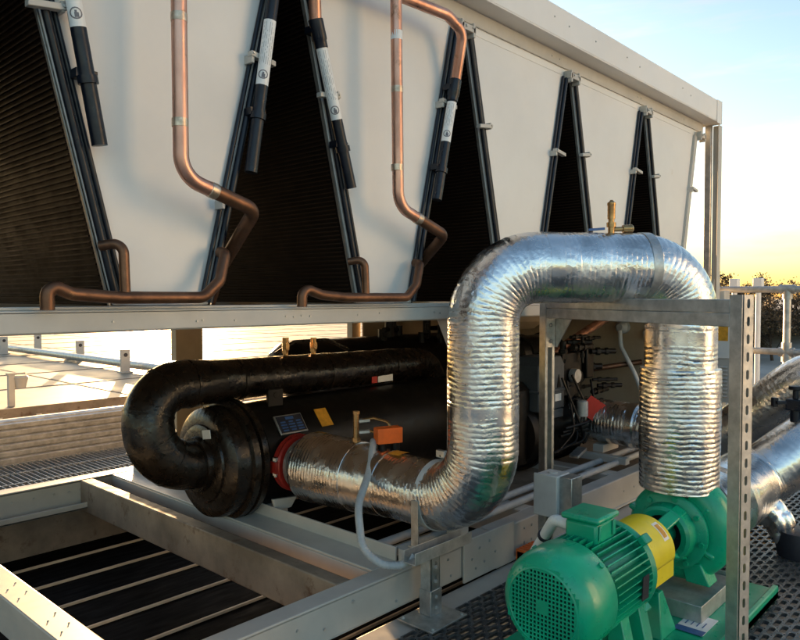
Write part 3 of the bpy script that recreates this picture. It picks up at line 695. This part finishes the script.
# flexible conduit loop
def ribbed(per=.009, a=.0012):
    return lambda s, t: a*math.sin(2*PI*s/per)
fc = MB(); pth = [(2.44,2.42,.605),(2.40,2.38,.615),(2.29,2.30,.50),(2.10,2.18,.41),(2.03,2.08,.26),(2.07,2.0,.205),(2.13,1.95,.20),(2.18,1.93,.235)]
fc.sweep(resample(fillet(pth, [.04,.15,.2,.12,.1,.05], 10), .003), .0165, 18, True, ribbed())
tag(fc.build('flexible_conduit', M['hose'], None, smooth=60), 'grey ribbed flexible conduit looping down from the orange flow switch', 'conduit')

# pipe stand
ps = thing('pipe_stand', 'short galvanised strut stand on a square foot under the lower foil elbow', 'pipe stand', (2.25,1.88,-.03))
o = MB(); o.box((2.12,1.775,-.03), (2.35,1.965,-.022)); ft = o.build('foot_plate', M['galv'], ps, bevel=.002)
for x, y in ((2.14,1.79),(2.33,1.79),(2.14,1.95),(2.33,1.95)): bolt(ft, (x,y,-.022), .8, 'z')
def slotted_post(mb, x0, x1, y0, y1, z0, z1, pitch, sl, sw, faces='y'):
    t = .003
    mb.box((x0,y0+t,z0), (x0+t,y1,z1)); mb.box((x1-t,y0+t,z0), (x1,y1,z1))
    n = int((z1-z0)/pitch); w = x1-x0; hole = [(b, a) for a, b in stadium(sl, sw, 4)][::-1]
    for k in range(n):
        c = ((x0+x1)/2, y0, z0 + (k+.5)*(z1-z0)/n)
        mb.cell(c, (1,0,0), (0,0,1), w, (z1-z0)/n, hole, (0,t,0))
    mb.box((x0+t,y1-.001,z0),(x0+.014,y1,z1)); mb.box((x1-.014,y1-.001,z0),(x1-t,y1,z1))
o = MB(); slotted_post(o, 2.222,2.288,1.87,1.925,-.022,.22,.06,.032,.014); po = o.build('post', M['galv'], ps, recalc=False)
o = MB(); o.box((2.219,1.866,-.022), (2.291,1.93,.085)); sl_ = o.build('sleeve', M['galv'], ps, bevel=.002)
for z in (.01,.055): bolt(sl_, (2.255,1.866,z), .8)
for z in (.12,.18): bolt(po, (2.255,1.87,z), .9)
o = MB(); o.box((2.12,1.865,.222), (2.50,1.869,.272)); o.box((2.12,1.869,.222), (2.50,1.93,.226)); o.box((2.12,1.926,.226), (2.50,1.93,.272)); o.build('channel', M['galv_dull'], ps, bevel=.0015)
o = MB(); o.cyl((2.27,2.05,.151), (2.27,2.05,.215), .035, 20); o.build('spacer', M['frame'], ps)

# goal post support frame
sf = thing('pipe_support_frame', 'galvanised goal post support frame with slotted posts and twin channel beam', 'support frame', (2.95,1.34,-.03))
PR = V((2.607,.786,0)); PL = V((3.11,1.857,0))
d = (PR - PL).normalized(); rotz = math.atan2(d.y, d.x) + PI/2       # local -Y of a post looks along the beam
def placed(mb, p):
    m = Matrix.Translation(p) @ Matrix.Rotation(rotz, 4, 'Z'); mb.v = [tuple(m @ V(q)) for q in mb.v]; return mb
HB = .027
o = MB(); slotted_post(o, -HB,HB,-HB,HB,-.03,1.318,.0607,.034,.0135); placed(o, PR).build('post', M['galv_dull'], sf, recalc=False)
o = MB(); o.box((-.08,-.08,-.03), (.08,.08,-.022)); placed(o, PR).build('foot_plate', M['galv'], sf, bevel=.002)
o = MB(); o.box((-HB,-HB,-.03), (-HB+.003,HB,1.30)); o.box((HB-.003,-HB,-.03), (HB,HB,1.30)); o.box((-HB+.003,HB-.003,-.03), (HB-.003,HB,1.30)); o.box((-HB+.003,-HB,-.03), (-HB+.014,-HB+.003,1.30)); o.box((HB-.014,-HB,-.03), (HB-.003,-HB+.003,1.30))
placed(o, PL).build('post', M['galv'], sf, bevel=.001)
o = MB(); o.box((-.08,-.10,-.03), (.10,.08,-.022)); fp2 = placed(o, PL).build('foot_plate', M['galv'], sf, bevel=.002)
for q in ((-.05,-.08),(.08,-.08),(-.05,.06)): bolt(fp2, placed(MB().add([(q[0],q[1],-.022)], []), PL).v[0], .9, 'z')
a0 = PR - d*.029; a1 = PL + d*.029
for z0, z1 in ((1.254,1.302),(1.205,1.2525)):
    o = MB(); o.bar(a0 + V((0,0,(z0+z1)/2)), a1 + V((0,0,(z0+z1)/2)), .050, z1-z0); o.build('beam', M['galv_dull'], sf, bevel=.003)
o = MB(); o.prism([(HB+.002,-HB-.004,1.203),(HB+.002,-.16,1.203),(HB+.002,-HB-.015,1.06),(HB+.002,-HB-.004,1.06)], (.005,0,0)); placed(o, PL).build('gusset', M['galv'], sf)
o = MB(); o.box((-HB+.001,-HB-.006,1.06), (HB-.001,-HB-.001,1.203)); gp = placed(o, PL).build('bracket', M['galv'], sf)
for z in (1.09,1.17): bolt(gp, placed(MB().add([(0,-HB-.006,z)], []), PL).v[0], 1.0)

# junction box on the left post
jb = thing('junction_box', 'light grey rectangular junction box fixed low on the support frame post', 'junction box', (3.0,1.70,.2))
o = MB(); o.box((2.95,1.70,.262), (3.075,1.82,.458)); o.build('body', M['plastic'], jb, bevel=.008)
o = MB(); o.box((2.938,1.695,.258), (2.9495,1.825,.462)); o.build('lid', M['plastic'], jb, bevel=.006)
o = MB(); o.box((2.97,1.635,.26), (3.07,1.699,.455)); o.build('side_plate', M['galv'], jb, bevel=.003)
o = MB(); o.cyl((3.01,1.76,.458), (3.01,1.76,.465), .024, 18); o.build('plug', M['plastic'], jb)

# ================================================================== PUMP
pu = thing('water_pump', 'bright green end suction water pump with ribbed motor and yellow coupling guard', 'pump', (2.7,1.19,-.03))
PY, PZ = 1.19, .305
o = MB(); o.box((1.86,.86,-.028), (3.42,1.50,.012)); o.box((1.86,.86,-.028),(3.42,.885,.03)); bp_ = o.build('base_plate', M['green'], pu, bevel=.006)
for x in (2.52,2.60,2.68):
    q = MB(); q.lathe([(0,.030),(.003,.030)], (x,.955,.0125), (0,0,1), 16); q.build('slot', M['ink'], bp_) if x < 2.65 else None
o = MB(); a = V((.17,.0,0)); b = V((0,.11,0)); rot = Matrix.Rotation(R(0),3,'Z'); o.obox((2.83,1.005,.0142), a, b, V((0,0,.003))); pl = o.build('label', M['label'], bp_)
o = MB(); o.obox((2.755,1.005,.0164), V((.045,0,0)), V((0,.11,0)), V((0,0,.001))); 
for k in range(4): o.obox((2.83,1.04-.022*k,.0164), V((.05,0,0)), V((0,.004,0)), V((0,0,.001)))
o.build('lettering', M['inkblue'], pl)
# motor
MR = .150
o = MB(); o.lathe([(2.14,MR-.016),(2.46,MR-.016)], (0,PY,PZ), (1,0,0), 48); mo = o.build('motor', M['green'], pu)
nf = 44
for k in range(nf):
    t = 2*PI*k/nf
    if 1.05 < t < 2.1 and False: continue
    dv = V((0,math.cos(t),math.sin(t))); tv = V((0,-math.sin(t),math.cos(t)))
    q = MB(); q.obox(V((2.307,PY,PZ)) + dv*(MR+.001), V((.272,0,0)), tv*.0042, dv*.040); q.build('fin', M['green'], mo)
# fan cover with pierced grille
o = MB(); prof = [(2.16,MR+.022),(2.15,MR+.026),(2.05,MR+.024),(2.02,MR+.019),(1.998,MR+.010),(1.983,MR-.003),(1.974,MR-.018),(1.971,MR-.025),(1.9745,MR-.027)]
o.lathe(prof, (0,PY,PZ), (1,0,0), 64, False); fcv = o.build('fan_cover', M['green'], pu, smooth=50)
gr = MB(); pit = .0138; GR = MR-.026
N = int(GR/pit)+1
for i in range(-N, N+1):
    for j in range(-N, N+1):
        yy = i*pit; zz = j*pit
        if math.hypot(abs(yy)+pit*.5, abs(zz)+pit*.5) > GR+.006: 
            if math.hypot(yy, zz) > GR+.012: continue
            gr.box((1.9735,PY+yy-pit/2,PZ+zz-pit/2), (1.977,PY+yy+pit/2,PZ+zz+pit/2)); continue
        if max(abs(i),abs(j)) <= 1 :
            gr.box((1.9735,PY+yy-pit/2,PZ+zz-pit/2), (1.977,PY+yy+pit/2,PZ+zz+pit/2)); continue
        h = pit*.31
        gr.cell((1.9735,PY+yy,PZ+zz), (0,1,0), (0,0,1), pit, pit, [(-h,-h),(0,-h),(h,-h),(h,0),(h,h),(0,h),(-h,h),(-h,0)], (.0035,0,0))
go = gr.build('grille', M['green'], fcv, smooth=0, recalc=False)
o = MB(); o.cyl((2.06,PY,PZ), (2.065,PY,PZ), MR-.01, 40); o.build('fan', M['ink'], fcv)
for k in range(4):
    t = PI/4 + PI/2*k; dv = V((0,math.cos(t),math.sin(t))); q = MB(); q.cyl(V((2.13,PY,PZ))+dv*(MR+.024), V((2.13,PY,PZ))+dv*(MR+.032), .010, 6); q.build('cover_bolt', M['green'], fcv)
# drive end flange
o = MB(); o.lathe([(2.445,.10),(2.445,MR+.018),(2.455,MR+.022),(2.475,MR+.022),(2.485,MR+.012),(2.495,MR-.02),(2.495,.06)], (0,PY,PZ), (1,0,0), 48); dfl = o.build('drive_flange', M['green'], pu)
for k in range(4):
    t = PI/4 + PI/2*k; dv = V((0,math.cos(t),math.sin(t))); q = MB(); q.obox(V((2.465,PY,PZ))+dv*(MR+.028), V((.05,0,0)), V((0,-math.sin(t),math.cos(t)))*.035, dv*.03); q.build('lug', M['green'], dfl, bevel=.005)
# terminal box on top
tx0, tx1, ty0, ty1 = 2.225, 2.365, PY-.062, PY+.062
o = MB(); o.box((tx0,ty0,PZ+MR-.02), (tx1,ty1,PZ+MR+.072)); tbx = o.build('terminal_box', M['green'], pu, bevel=.012)
o = MB(); o.box((tx0-.012,ty0-.012,PZ+MR+.072), (tx1+.012,ty1+.012,PZ+MR+.095)); lid = o.build('lid', M['green'], tbx, bevel=.010)
o = MB(); o.box((tx0+.01,ty0-.008,PZ+MR+.012), (tx0+.03,ty0-.001,PZ+MR+.066)); o.box((tx1-.03,ty0-.008,PZ+MR+.012), (tx1-.01,ty0-.001,PZ+MR+.066)); o.build('rib', M['green'], tbx, bevel=.004)
# motor feet and nameplate
for x in (2.26,2.40):
    for s in (-1,1):
        o = MB(); o.prism([(x,PY+s*.09,PZ-.115),(x,PY+s*.13,PZ-.075),(x,PY+s*.175,.04),(x,PY+s*.20,.012),(x,PY+s*.08,.012)], (.06,0,0)); o.build('foot', M['green'], mo, bevel=.004)
t = R(182); dv = V((0,math.cos(t),math.sin(t))); tv = V((0,-math.sin(t),math.cos(t)))
o = MB(); o.obox(V((2.37,PY,PZ))+dv*(MR+.024), V((.05,0,0)), tv*.085, dv*.003); o.build('nameplate', M['ink'], mo)
# coupling guard
GRD = .124
o = MB(); o.lathe([(2.498,GRD),(2.50,GRD+.003),(2.752,GRD+.003),(2.754,GRD)], (0,PY,PZ), (1,0,0), 40, False, R(-100), R(100)) ; gd = o.build('coupling_guard', M['yellow'], pu, recalc=False)
sm = gd.modifiers.new('solid', 'SOLIDIFY'); sm.thickness = .003
for s in (-1,1):
    o = MB(); o.obox((2.626,PY+s*(GRD-.004),PZ-.05), V((.254,0,0)), V((0,.003,0)), V((0,0,.08))); o.build('guard_side', M['yellow'], gd)
o = MB(); o.lathe([(2.685,GRD+.0036),(2.73,GRD+.0036)], (0,PY,PZ), (1,0,0), 8, False, R(26), R(62)); gl = o.build('label', M['label'], gd, recalc=False)
o = MB(); o.lathe([(2.692,GRD+.0042),(2.723,GRD+.0042)], (0,PY,PZ), (1,0,0), 8, False, R(31), R(57)); o.build('lettering', M['sticker'], gl, recalc=False)
o = MB(); o.lathe([(2.63,.03),(2.63,.085),(2.70,.085),(2.70,.05),(2.73,.05),(2.73,.085),(2.79,.085),(2.79,.028),(2.9,.028)], (0,PY,PZ), (1,0,0), 24); o.build('coupling', M['blacksteel'], pu)
# bearing frame and volute
o = MB(); o.lathe([(2.745,.03),(2.745,.058),(2.76,.066),(2.83,.064),(2.84,.050),(2.88,.046),(2.97,.046)], (0,PY,PZ), (1,0,0), 28); o.build('bearing_housing', M['green'], pu)
for k in range(3):
    t = PI/2 + 2*PI*k/3 + .5; dv = V((0,math.cos(t),math.sin(t))); q = MB(); q.bar(V((2.81,PY,PZ))+dv*.055, V((2.99,PY,PZ))+dv*.12, .055, .025, dv); q.build('bearing_arm', M['green'], pu, bevel=.006)
vo_ = MB()
prof = [(2.995,.05),(2.995,.15),(3.005,.165),(3.02,.165),(3.025,.15),(3.03,.155)]
vo_.lathe([(2.93,.082),(2.925,.105),(2.935,.118),(2.995,.125),(2.997,.082)], (0,PY,PZ), (1,0,0), 48, False); vo_.lathe(prof, (0,PY,PZ), (1,0,0), 48); vo_.build('back_cover', M['green'], pu)
o = MB(); o.cyl((2.985,PY,PZ), (2.992,PY,PZ), .085, 28); o.build('recess_shade', M['ink'], pu)  # black disc paints the shade of the opening behind the hub
# spiral casing: ring tube with growing section, ends in discharge neck
sp_ = []
mbv = MB(); nseg = 56; path = []; rad = []
for k in range(nseg+1):
    t = R(110) - 2*PI*.98*k/nseg; gw = k/nseg
    rr_ = .132 + .048*gw; path.append(V((3.10, PY+rr_*math.cos(t), PZ+rr_*math.sin(t)))); rad.append(.052+.03*gw)
def rfun():
    L = [0]
    for i in range(1,len(path)): L.append(L[-1]+(path[i]-path[i-1]).length)
    tot = L[-1]
    return lambda s: rad[0] + (rad[-1]-rad[0])*min(1, s/tot)
mbv.sweep(path, rfun(), 20, True); mbv.lathe([(3.03,.06),(3.035,.16),(3.06,.165),(3.15,.165),(3.17,.155),(3.18,.06)], (0,PY,PZ), (1,0,0), 44)
vol = mbv.build('volute', M['green'], pu, smooth=50)
o = MB(); o.lathe([(.10,.085),(.16,.082),(.178,.085),(.18,.135),(.205,.138),(.21,.13)], (3.11,PY,PZ), (0,0,1), 36); o.build('discharge_neck', M['green'], vol)
for k in range(8):
    t = 2*PI*k/8+.2; dv = V((0,math.cos(t),math.sin(t))); q = MB(); q.cyl(V((2.985,PY,PZ))+dv*.145, V((3.01,PY,PZ))+dv*.145, .012, 6); q.build('casing_bolt', M['green'], vol)
for k in range(5):
    t = R(20+62*k); dv = V((0,math.cos(t),math.sin(t))); q = MB(); q.obox(V((3.07,PY,PZ))+dv*.165, V((.10,0,0)), V((0,-math.sin(t),math.cos(t)))*.026, dv*.07); q.build('casing_boss', M['green'], vol, bevel=.009)
for s in (-1,1):
    o = MB(); o.prism([(3.02,PY+s*.05,PZ-.14),(3.02,PY+s*.13,PZ-.12),(3.02,PY+s*.17,.095),(3.02,PY+s*.07,.095)], (.10,0,0)); o.build('casing_foot', M['green'], vol, bevel=.006)
o = MB(); o.lathe([(3.17,.10),(3.27,.095),(3.275,.145),(3.30,.148),(3.305,.10)], (0,PY,PZ), (1,0,0), 40); o.build('suction_flange', M['green'], pu)
o = MB(); o.lathe([(3.306,.10),(3.306,.168),(3.345,.168),(3.345,.10)], (0,PY,PZ), (1,0,0), 44); o.build('rubber_ring', M['ink'], pu)
# steel plinth under the casing
o = MB()
o.box((2.84,PY-.20,.013), (2.846,PY+.20,.082)); o.box((3.29,PY-.20,.013), (3.296,PY+.20,.082)); o.box((2.846,PY-.20,.013), (3.29,PY-.194,.082)); o.box((2.846,PY+.194,.013), (3.29,PY+.20,.082)); o.box((2.86,PY-.19,.06), (3.28,PY+.19,.066))
o.build('plinth', M['galv_dull'], pu, bevel=.002)
o = MB(); o.prism([(2.60,PY-.14,.012),(2.74,PY-.14,.012),(2.68,PY-.11,PZ-.13),(2.64,PY-.11,PZ-.13)], (0,.22,0)); o.build('guard_foot', M['green'], pu, bevel=.004)

pc = MB(); pc.sweep(resample(fillet([(2.28,PY+.06,PZ+MR+.03),(2.29,PY+.14,PZ+MR+.035),(2.46,PY+.34,PZ-.05),(2.52,PY+.38,-.02)], [.05,.10,.05], 10), .003), .0205, 20, True, ribbed(.011,.0013))
pcc = thing('pump_conduit', 'white flexible conduit curving from the green motor terminal box to the walkway', 'conduit', (2.19,1.4,.3))
pc.build('hose', M['white'], pcc, smooth=60)
o = MB(); o.lathe([(0,.0205),(0,.0265),(.016,.0265),(.016,.0205)], (2.358,PY+.22,PZ+.093), V((.17,.20,-.235)), 16); o.build('cable_tie', M['ink'], pcc)

# ================================================================== FOIL PIPES TO THE RIGHT
f2 = thing('foil_pipe', 'dark foil lagged return pipe rising diagonally to the right behind the slotted post', 'pipe', (4.75,1.7,.2))
pth = fillet([(4.72,2.75,.43),(4.735,1.55,.39),(4.72,1.04,.84),(4.85,.50,.90),(5.0,.1,.9)], [.35,.3,.2], 16)
mb = MB(); mb.sweep(resample(pth, .006), .148, 100, True, foil_disp(14,.026,.0014)); mb.build('lagging', M['foil'], f2, smooth=60, recalc=False)
mb = MB(); mb.sweep(resample([(4.722,2.72,.43),(4.728,2.14,.415)], .005), .151, 90, True, foil_disp(41,.024,.006)); mb.build('sleeve', M['foil'], f2, smooth=60, recalc=False)
mb = MB(); mb.sweep(resample([(4.729,2.06,.412),(4.733,1.72,.40)], .005), .150, 90, True, foil_disp(44,.028,.006)); mb.build('sleeve', M['foil'], f2, smooth=60, recalc=False)
band(f2, (4.725,2.13,.415), (0,-1,-.03), .150, .05, .012, 'strap', 'foiltape')
band(f2, (4.80,.72,.875), (.23,-.96,.1), .150, .03, .003, 'strap', 'galv')
o = MB(); o.box((4.62,2.3,.21), (4.86,2.38,.265)); o.box((4.55,2.1,.165), (4.61,2.5,.21)); o.build('pipe_rest', M['frame'], f2, bevel=.003)
f3 = thing('foil_pipe', 'bright foil lagged suction pipe joining the back of the green pump', 'pipe', (3.8,1.19,0))
pth = fillet([(3.35,PY,PZ),(4.10,PY,.29),(4.34,.90,.56),(4.38,.78,.84),(4.38,.78,1.0)], [.24,.2,.1], 16)
mb = MB(); mb.sweep(resample(pth, .005), .160, 100, True, foil_disp(21,.030,.0009,.002)); mb.build('lagging', M['foiltape'], f3, smooth=60, recalc=False)
mb = MB(); mb.sweep(resample([(3.62,PY,.29),(4.0,PY,.30)], .006), .185, 90, True, foil_disp(25,.045,.0009,.004)); mb.build('sleeve', M['foiltape'], f3, smooth=60, recalc=False)
st = MB(); st.sweep(resample(fillet([(4.02,1.12,.24),(4.04,1.02,.14),(4.05,1.0,.04)], [.06], 8), .008), lambda s: .085-.12*s, 60, True, foil_disp(33,.06,.008,.022)); st.build('drain_stub', M['foil'], f3, smooth=60, recalc=False)
o = MB(); o.lathe([(0,.10),(.06,.11),(.13,.10),(.14,.06)], (4.06,.93,-.028), (0,0,1), 24); o.build('pipe_foot', M['ink'], f3)
vv = thing('butterfly_valve', 'dark blue gear operated valve handle above the right foil pipe', 'valve', (4.25,1.02,.8))
o = MB(); o.cyl((4.24,1.0,.55), (4.24,1.0,.74), .025, 14); o.box((4.20,.96,.70), (4.29,1.04,.76)); o.build('gearbox', M['navy'], vv, bevel=.006)
o = MB(); o.lathe([(0,.014),(.05,.014),(.05,.035),(.07,.035)], (4.24,1.0,.76), (0,0,1), 16); o.obox((4.23,1.02,.74), V((-.10,.12,0)), V((.02,.02,0)), V((0,0,.018))); o.obox((4.19,1.09,.74), V((.02,.02,0)), V((-.02,.02,0)), V((0,0,.05))); o.build('handle', M['navy'], vv, bevel=.003)

# ================================================================== RIGHT BACKGROUND
ec = thing('electrical_cabinet', 'cream electrical cabinet with amber sticker and louvres at the chiller end', 'cabinet', (5.8,2.0,0))
o = MB(); o.box((5.66,1.775,.50), (5.92,2.06,1.20)); o.build('body', M['frame'], ec, bevel=.005)
o = MB(); o.box((5.648,1.785,.84), (5.659,2.05,1.19)); o.build('door', M['panel'], ec, bevel=.004)
o = MB(); o.box((5.645,1.80,.975), (5.6475,1.885,1.09)); o.build('sticker', M['sticker'], ec)
lv = MB()
for k in range(9): lv.obox((5.654,1.87,.55+.028*k), V((.012,0,.012)), V((0,.13,0)), V((-.003,0,.003)))
lv.build('louvre', M['frame'], ec)
o = MB(); o.box((5.70,1.88,-.03), (5.88,2.06,.50)); o.build('plinth', M['galv_dull'], ec, bevel=.004)

hr = thing('handrail', 'galvanised tube handrail with tee fittings at the far end of the walkway', 'handrail', (6.1,1.2,-.03))
HX = 6.1
for z in (1.37,.88):
    o = MB(); o.cyl((HX,2.1,z), (HX,-2.6,z), .026, 18); o.build('rail', M['galv_dull'], hr)
for y in (1.508, .2, -1.1, -2.4):
    o = MB(); o.cyl((HX,y,-.03), (HX,y,1.37), .027, 18); po = o.build('post', M['galv_dull'], hr)
    for z in (1.37,.88):
        o = MB(); o.cyl((HX,y+.055,z), (HX,y-.055,z), .036, 18); o.cyl((HX,y,z-.075), (HX,y,z+(.0 if z > 1 else .075)), .036, 18); o.lathe([(0,.02),(.02,.036)], (HX,y,z+.02), (0,0,-1), 14); o.build('tee_fitting', M['galv_dull'], po)
    o = MB(); o.cyl((HX,y,-.03), (HX,y,-.015), .07, 18); o.build('base_flange', M['galv_dull'], po)

def ventpost():
    t = thing('vent_post', 'slim white vent post with a square cap beyond the handrail', 'vent', (0,0,0))
    o = MB(); o.cyl((0,0,0), (0,0,2.12), .03, 14); o.build('pole', M['white'], t)
    o = MB(); o.box((-.05,-.05,2.12), (.05,.05,2.285)); o.build('cap', M['white'], t, bevel=.008)
    return t
vp = ventpost(); vp.location = (9.05,2.55,-.75); vp['label'] = 'white vent post with square cap standing clear between handrail and trees'
dup(vp, (9.25,2.88,-.75), 'white vent post whose pole is hidden behind the slotted steel post')

# small plant on the roof beyond the handrail
for i, (x, y, w, l, h, lab) in enumerate(((11.5,2.6,1.4,1.0,.55,'low grey rooftop unit on the roof beyond the handrail post'), (13.5,4.2,1.2,1.2,.6,'low grey rooftop unit farther left behind the cream cabinet'))):
    t = thing('rooftop_unit', lab, 'rooftop unit', (x,y,-.75))
    o = MB(); o.box((x,y,-.68), (x+w,y+l,-.75+h)); o.build('casing', M['plastic'], t, bevel=.02)
    o = MB(); o.lathe([(0,.3),(.06,.32),(.08,.28)], (x+w/2,y+l/2,-.75+h), (0,0,1), 24); o.build('fan_ring', M['greybox'], t)
    for k in range(3): 
        o = MB(); o.box((x+.1+k*w*.4,y-.02,-.75), (x+.18+k*w*.4,y+l+.02,-.682)); o.build('skid', M['galv_dull'], t)

# trees
def tree(name, label, loc, H, Rc, seed, leaf, n=2600):
    rng = random.Random(seed); t = thing(name, label, 'tree', loc, 'trees beyond the roof'); L = V(loc)
    tr = MB(); top = L + V((rng.uniform(-.3,.3),rng.uniform(-.3,.3),H*.82))
    pts = [L, L.lerp(top,.35)+V((rng.uniform(-.15,.15),rng.uniform(-.15,.15),0)), L.lerp(top,.7), top]
    tr.sweep(resample(pts,.5), lambda s: max(.02, H*.028*(1-s/(H*.9))), 8)
    tips = []
    for k in range(26):
        f = rng.uniform(.10,.97); base = L.lerp(top, f); a = rng.uniform(0,2*PI); ln = Rc*rng.uniform(.55,1.05)*(1.1-.55*f)
        tip = base + V((math.cos(a)*ln, math.sin(a)*ln, ln*rng.uniform(.25,.85))); mid_ = base.lerp(tip,.5)+V((0,0,.1*ln))
        tr.sweep([base, mid_, tip], lambda s, ln=ln: max(.008, H*.009*(1-s/ln)), 5); tips += [tip, mid_, base.lerp(tip,.75)]
        for q in range(4):
            tw = tip + V((rng.gauss(0,.35),rng.gauss(0,.35),rng.uniform(.1,.6)))*Rc*.3; tr.sweep([mid_.lerp(tip,rng.random()), tw], .012, 4); tips.append(tw)
    tr.build('trunk', M['bark'], t, recalc=False)
    cr = MB(); vs = []; fs = []
    for k in range(n):
        c = rng.choice(tips) + V((rng.gauss(0,1),rng.gauss(0,1),rng.gauss(0,.8)))*Rc*.065
        s = rng.uniform(.022,.055); u = V((rng.gauss(0,1),rng.gauss(0,1),rng.gauss(0,1))).normalized(); w = u.cross(V((rng.gauss(0,1),rng.gauss(0,1),rng.gauss(0,1)))).normalized()
        b = len(vs); vs += [c-u*s, c+w*s*.5, c+u*s, c-w*s*.5]; fs.append((b,b+1,b+2,b+3))
    cr.add(vs, fs); cr.build('crown', M[leaf], t, smooth=0, recalc=False)
GZ = -.75
tree('broadleaf_tree', 'tall thin topped tree rising above the handrail at the photo right edge', (27.0,8.0,GZ), 2.75, 1.5, 1, 'leaf1', 9000)
tree('broadleaf_tree', 'dense brown tree seen between the slotted post and the handrail post', (25.5,9.3,GZ), 1.75, 1.3, 2, 'leaf1', 9000)
tree('broadleaf_tree', 'dark olive tree to the right of the handrail post', (25.0,6.6,GZ), 1.85, 1.2, 3, 'leaf2', 9000)
tree('broadleaf_tree', 'small sparse tree whose twigs show beside the square vent caps', (30.0,10.8,GZ), 2.25, 1.0, 4, 'leaf2', 3500)
tree('broadleaf_tree', 'brown tree farthest right beyond the handrail', (24.0,5.0,GZ), 2.3, 1.6, 5, 'leaf1', 8000)
tree('broadleaf_tree', 'low olive tree filling the gap behind the others', (31.0,9.0,GZ), 1.9, 1.5, 6, 'leaf2', 9000)
# distant buildings
def building(label, x, y, w, l, h, nw):
    t = thing('distant_building', label, 'building', (x,y,GZ))
    o = MB(); o.box((x,y,GZ), (x+w,y+l,h)); o.build('wall', M['facade'], t)
    o = MB(); o.box((x-.3,y-.3,h), (x+w+.3,y+l+.3,h+.25)); o.build('roof', M['concrete'], t)
    for k in range(nw):
        o = MB(); xx = x + (k+.5)*w/nw; o.box((xx-.6,y-.06,h-1.5), (xx+.6,y-.01,h-.5)); o.build('window', M['darkglass'], t)
building('long low building far beyond the pale roof', 52, 88, 30, 12, 1.4, 8)
# unseen building added opposite the chiller: its sunlit wall bounces light onto the unit
nb = thing('unseen_bounce_building', 'unseen pale building added opposite the chiller to bounce sunlight onto it', 'building', (8,-12,GZ))
o = MB(); o.box((5.4,-16,GZ), (11.8,-9,6.8)); o.build('wall', M['facade2'], nb)
o = MB(); o.box((5.2,-16.3,6.8), (12.0,-8.7,7.05)); o.build('roof', M['concrete'], nb)
o = MB(); o.box((6.4,-8.99,GZ), (7.3,-8.95,1.3)); o.build('door', M['darkglass'], nb)
o = MB(); o.box((6.35,.6,-.75), (6.45,2.5,.11)); tag(o.build('amber_box', M['sticker'], None, bevel=.01), 'amber box seen low behind the right foil pipes', 'amber_box')  # low box in plain amber
# orange ribbed block by the base rail
ob = MB(); 
for k in range(6): ob.box((3.02+.028*k,1.90,-.03), (3.04+.028*k,1.975,.03))
ob.box((3.02,1.905,-.03), (3.18,1.97,.02)); tag(ob.build('packing_block', M['orange'], None, bevel=.002), 'small ribbed orange plastic block under the base rail', 'block')

# ================================================================== SKY, SUN, CAMERA
SUN_AZ, SUN_EL = 61.3, 4.8
w = bpy.data.worlds.new('World'); scene.world = w; w.use_nodes = True; nt = w.node_tree; nd = nt.nodes; lk = nt.links
bg = nd['Background']; bg.inputs['Strength'].default_value = .115
sky = nd.new('ShaderNodeTexSky'); sky.sky_type = 'NISHITA'; sky.sun_disc = False; sky.sun_elevation = R(SUN_EL); sky.sun_rotation = R(90-SUN_AZ)
sky.altitude = 50; sky.air_density = 1.0; sky.dust_density = 1.1; sky.ozone_density = 1.6
tc = nd.new('ShaderNodeTexCoord'); mp = nd.new('ShaderNodeMapping'); mp.inputs['Scale'].default_value = (1.6,1.6,9); mp.inputs['Rotation'].default_value = (0,R(4),R(20)); lk.new(tc.outputs['Generated'], mp.inputs['Vector'])
nz = nd.new('ShaderNodeTexNoise'); nz.inputs['Scale'].default_value = 2.4; nz.inputs['Detail'].default_value = 7; nz.inputs['Roughness'].default_value = .6; lk.new(mp.outputs['Vector'], nz.inputs['Vector'])
rp = nd.new('ShaderNodeValToRGB'); rp.color_ramp.elements[0].position = .50; rp.color_ramp.elements[1].position = .74; rp.color_ramp.elements[1].color = (.85,.85,.85,1); lk.new(nz.outputs['Fac'], rp.inputs['Fac'])
mx = nd.new('ShaderNodeMix'); mx.data_type = 'RGBA'; mx.blend_type = 'MULTIPLY'; lk.new(rp.outputs['Color'], mx.inputs['Factor']); lk.new(sky.outputs['Color'], mx.inputs['A']); mx.inputs['B'].default_value = (1.35,.98,.74,1)
lk.new(mx.outputs['Result'], bg.inputs['Color'])
sl = bpy.data.lights.new('sun', 'SUN'); sl.energy = 5.0; sl.angle = R(.6); sl.color = (1,.62,.30)
so = bpy.data.objects.new('sun', sl); COL.objects.link(so)
sv = V((math.cos(R(SUN_EL))*math.cos(R(SUN_AZ)), math.cos(R(SUN_EL))*math.sin(R(SUN_AZ)), math.sin(R(SUN_EL))))
so.rotation_euler = sv.to_track_quat('Z','Y').to_euler(); so.location = (0,0,8)

cam = bpy.data.cameras.new('camera'); co = bpy.data.objects.new('camera', cam); COL.objects.link(co)
co.location = (0,0,1.31); co.rotation_euler = (R(90)-math.atan(23/707), 0, R(42.6-90)); cam.sensor_width = 36; cam.lens = 36*707/800; cam.clip_start = .05; cam.clip_end = 3000
scene.camera = co
vs_ = scene.view_settings; vs_.view_transform = 'Standard'; vs_.look = 'None'; vs_.exposure = 2.08; vs_.gamma = 1; vs_.use_curve_mapping = False
